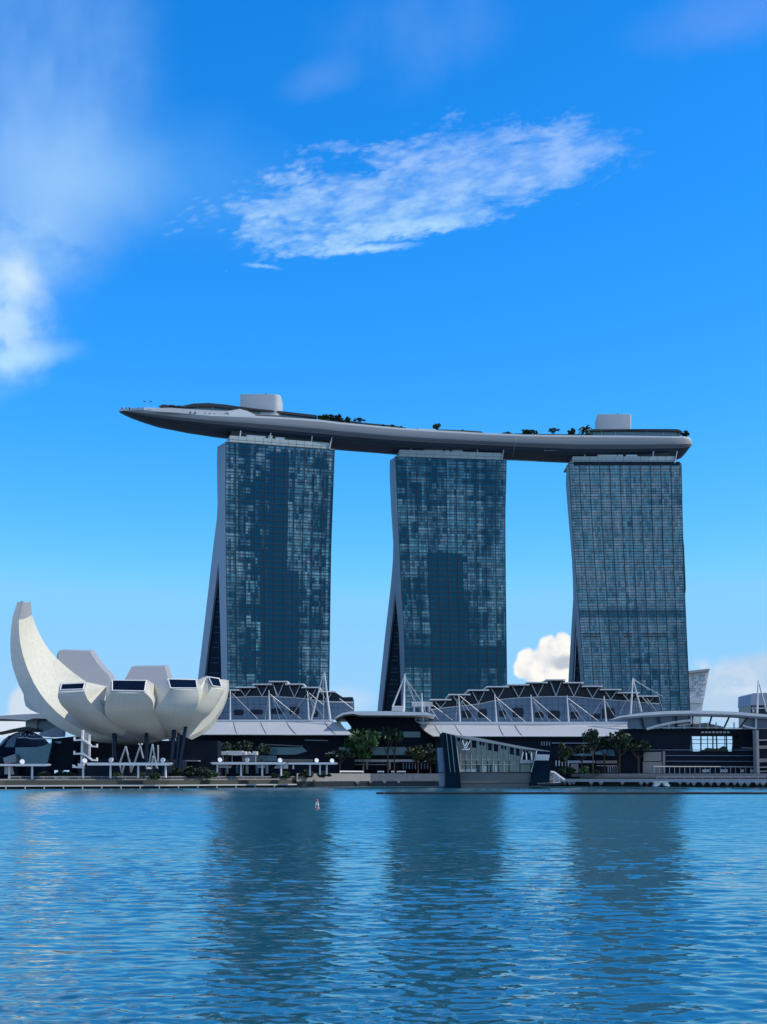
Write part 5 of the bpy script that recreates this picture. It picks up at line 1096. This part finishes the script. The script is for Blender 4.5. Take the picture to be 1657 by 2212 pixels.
mb = MB(); mb.prism([vx(*q) for q in ((80, 780), (120, 690), (200, 600), (330, 530), (420, 520), (340, 570), (270, 640), (232, 780))], 604, 606); mb.build('skylight', M['domeglass'], dm)
mb = MB(); mb.prism([vx(*q) for q in ((-30, 755), (60, 650), (150, 585), (110, 640), (40, 720), (0, 762))], 604, 606); mb.build('bright_rim', M['fargrey'], dm)
fr_ = MB()
for k in range(9): fr_.bar(vx.P(340 + 36 * k, 600 - 8 * (k % 3), 603), vx.P(350 + 36 * k, 560 + 40 * ((k * 5) % 2), 603), .22, 4)
fr_.path([vx.P(x, y, 603) for x, y in ((300, 625), (420, 620), (520, 640), (640, 640), (890, 642))], .3, 5); fr_.build('terrace_frame', M['offwhite'], dm)
bl = thing('teal_glass_block', 'teal glass block with a slanting top below the dome, left of the stair tower', 'building', vx.P(550, 1250, 590))
mb = MB(); mb.prism([vx(*q) for q in ((255, 785), (600, 780), (720, 755), (865, 700), (770, 1100), (250, 1100))], 588, 600); mb.build('glass', M['teal'], bl)
mb = MB(); mb.prism([vx(*q) for q in ((650, 545), (940, 440), (1040, 480), (1030, 600), (820, 612), (660, 600))], 600, 606); mb.build('upper_wall', M['fargrey'], bl)
mb = MB(); mb.prism([vx(*q) for q in ((860, 640), (1240, 600), (1240, 1160), (770, 1160))], 592, 612); mb.build('dark_wall', M['interior'], bl)
mb = MB(); mb.prism([vx(*q) for q in ((-300, 870), (50, 960), (320, 860), (300, 1240), (-300, 1240))], 592, 602); mb.build('dark_base', M['interior'], bl)
mb = MB(); mb.prism([vx(*q) for q in ((45, 960), (260, 890), (275, 1030), (80, 1060))], 584, 587); mb.build('grey_panel', M['grey'], bl)
mb = MB(); mb.prism([vx(*q) for q in ((890, 684), (1025, 684), (1010, 720), (970, 720))], 591, 592); mb.build('canopy', M['lvblue'], bl)
bg = thing('service_block', 'low dark block under the petals and behind the promenade', 'building', P(300, 1670, 604))
mb = MB(); mb.prism([(150, 1600), (470, 1600), (470, 1683), (150, 1683)], 612, 626); mb.build('wall', M['interior'], bg)
mb = MB(); mb.prism([vl(*q) for q in ((1500, 530), (1700, 535), (1700, 545), (1510, 545))], 604, 612); mb.build('canopy', M['fargrey'], bg)

# ------------------------------------------------------------------ far buildings
fb_ = thing('far_tower', 'pale sunlit building with a slanting roof far behind the rightmost tower', 'building', P(1505, 1640, 1300))
mb = MB(); mb.prism([vt(*q) for q in ((430, 40), (540, 30), (840, -5), (835, 20), (735, 560), (720, 800), (430, 800))], 1300, 1360); mb.build('wall', M['far'], fb_)
mb = MB(); mb.prism([vt(*q) for q in ((425, 22), (540, 12), (845, -22), (842, 10), (540, 46), (425, 56))], 1296, 1364); mb.build('roof', M['beam'], fb_)
wn = MB()
rnd = random.Random(5)
for i in range(7):
    for j in range(11):
        if rnd.random() < .5: x, y = 560 + i * 34, 70 + j * 30; wn.prism([vt(x, y), vt(x + 22, y), vt(x + 22, y + 17), vt(x, y + 17)], 1299.4, 1299.9) if x + 22 < 820 - (y - 20) * .18 else None
wn.build('window', M['fargrey'], fb_)
mb = MB(); mb.prism([vt(*q) for q in ((560, 380), (765, 390), (748, 470), (560, 465))], 1299, 1299.8); mb.build('white_band', M['white'], fb_)
fg = thing('far_block', 'grey blue far block with a dark lower storey behind the thin right pylon', 'building', P(1650, 1640, 1100))
mb = MB(); mb.prism([vt(*q) for q in ((1432, 345), (1460, 328), (1760, 318), (1760, 498), (1425, 498))], 1100, 1140); mb.build('upper_wall', M['fargrey'], fg)
mb = MB(); mb.prism([vt(*q) for q in ((1428, 498), (1760, 498), (1760, 800), (1428, 800))], 1101, 1139); mb.build('lower_wall', M['navy'], fg)
mb = MB(); mb.prism([vt(*q) for q in ((1455, 520), (1480, 518), (1478, 600), (1452, 600))], 1099.5, 1100.8); mb.prism([vt(*q) for q in ((1440, 535), (1640, 530), (1640, 545), (1440, 552))], 1099.5, 1100.8); mb.build('balcony', M['offwhite'], fg)
bk = thing('mall_rear_block', 'long dark block closing the view behind the mall halls', 'building', P(900, 1640, 745))
mb = MB(); mb.prism([(400, 1600), (1400, 1600), (1400, 1683), (400, 1683)], 742, 752); mb.build('wall', M['interior'], bk)

# ------------------------------------------------------------------ on the water
bo = thing('floating_boom', 'thin dark floating barrier line across the water in front of the pavilion', 'barrier', P(1240, 1716, 364))
mb = MB(); mb.path([Vector((wx(x, 364 - (x - 812) * .004), 364 - (x - 812) * .004, .30 + .03 * math.sin(x * .06))) for x in np.linspace(813, 1760, 60)], .36, 8); mb.build('tube', M['dark'], bo)
mb = MB()
for k in range(16): x = 830 + k * 58; mb.bar((wx(x, 363.8) - .25, 363.8, .2), (wx(x, 363.8) + .25, 363.8, .2), .36, 8)
mb.build('collars', M['bolt'], bo)
X, Yy = wx(685, 200), 200
by = thing('buoy', 'small pale framed buoy with red bands floating in the water', 'buoy', (X, Yy, 0))
MB().lathe((X, Yy, -.2), ((.12, 0), (.42, .05), (.46, .22), (.42, .36), (.2, .40)), 16).build('float', M['red'], by)
for k in range(4): t = R(45 + 90 * k); MB().bar((X + .34 * math.cos(t), Yy + .34 * math.sin(t), .18), (X + .14 * math.cos(t), Yy + .14 * math.sin(t), 1.15), .06, 6).build('leg', M['white'], by)
MB().lathe((X, Yy, .62), ((.30, 0), (.30, .12)), 12).build('ring', M['white'], by)
MB().lathe((X, Yy, 1.12), ((.17, 0), (.2, .1), (.2, .3), (.08, .38)), 12).build('lantern', M['red'], by)
bpy.context.view_layer.update()
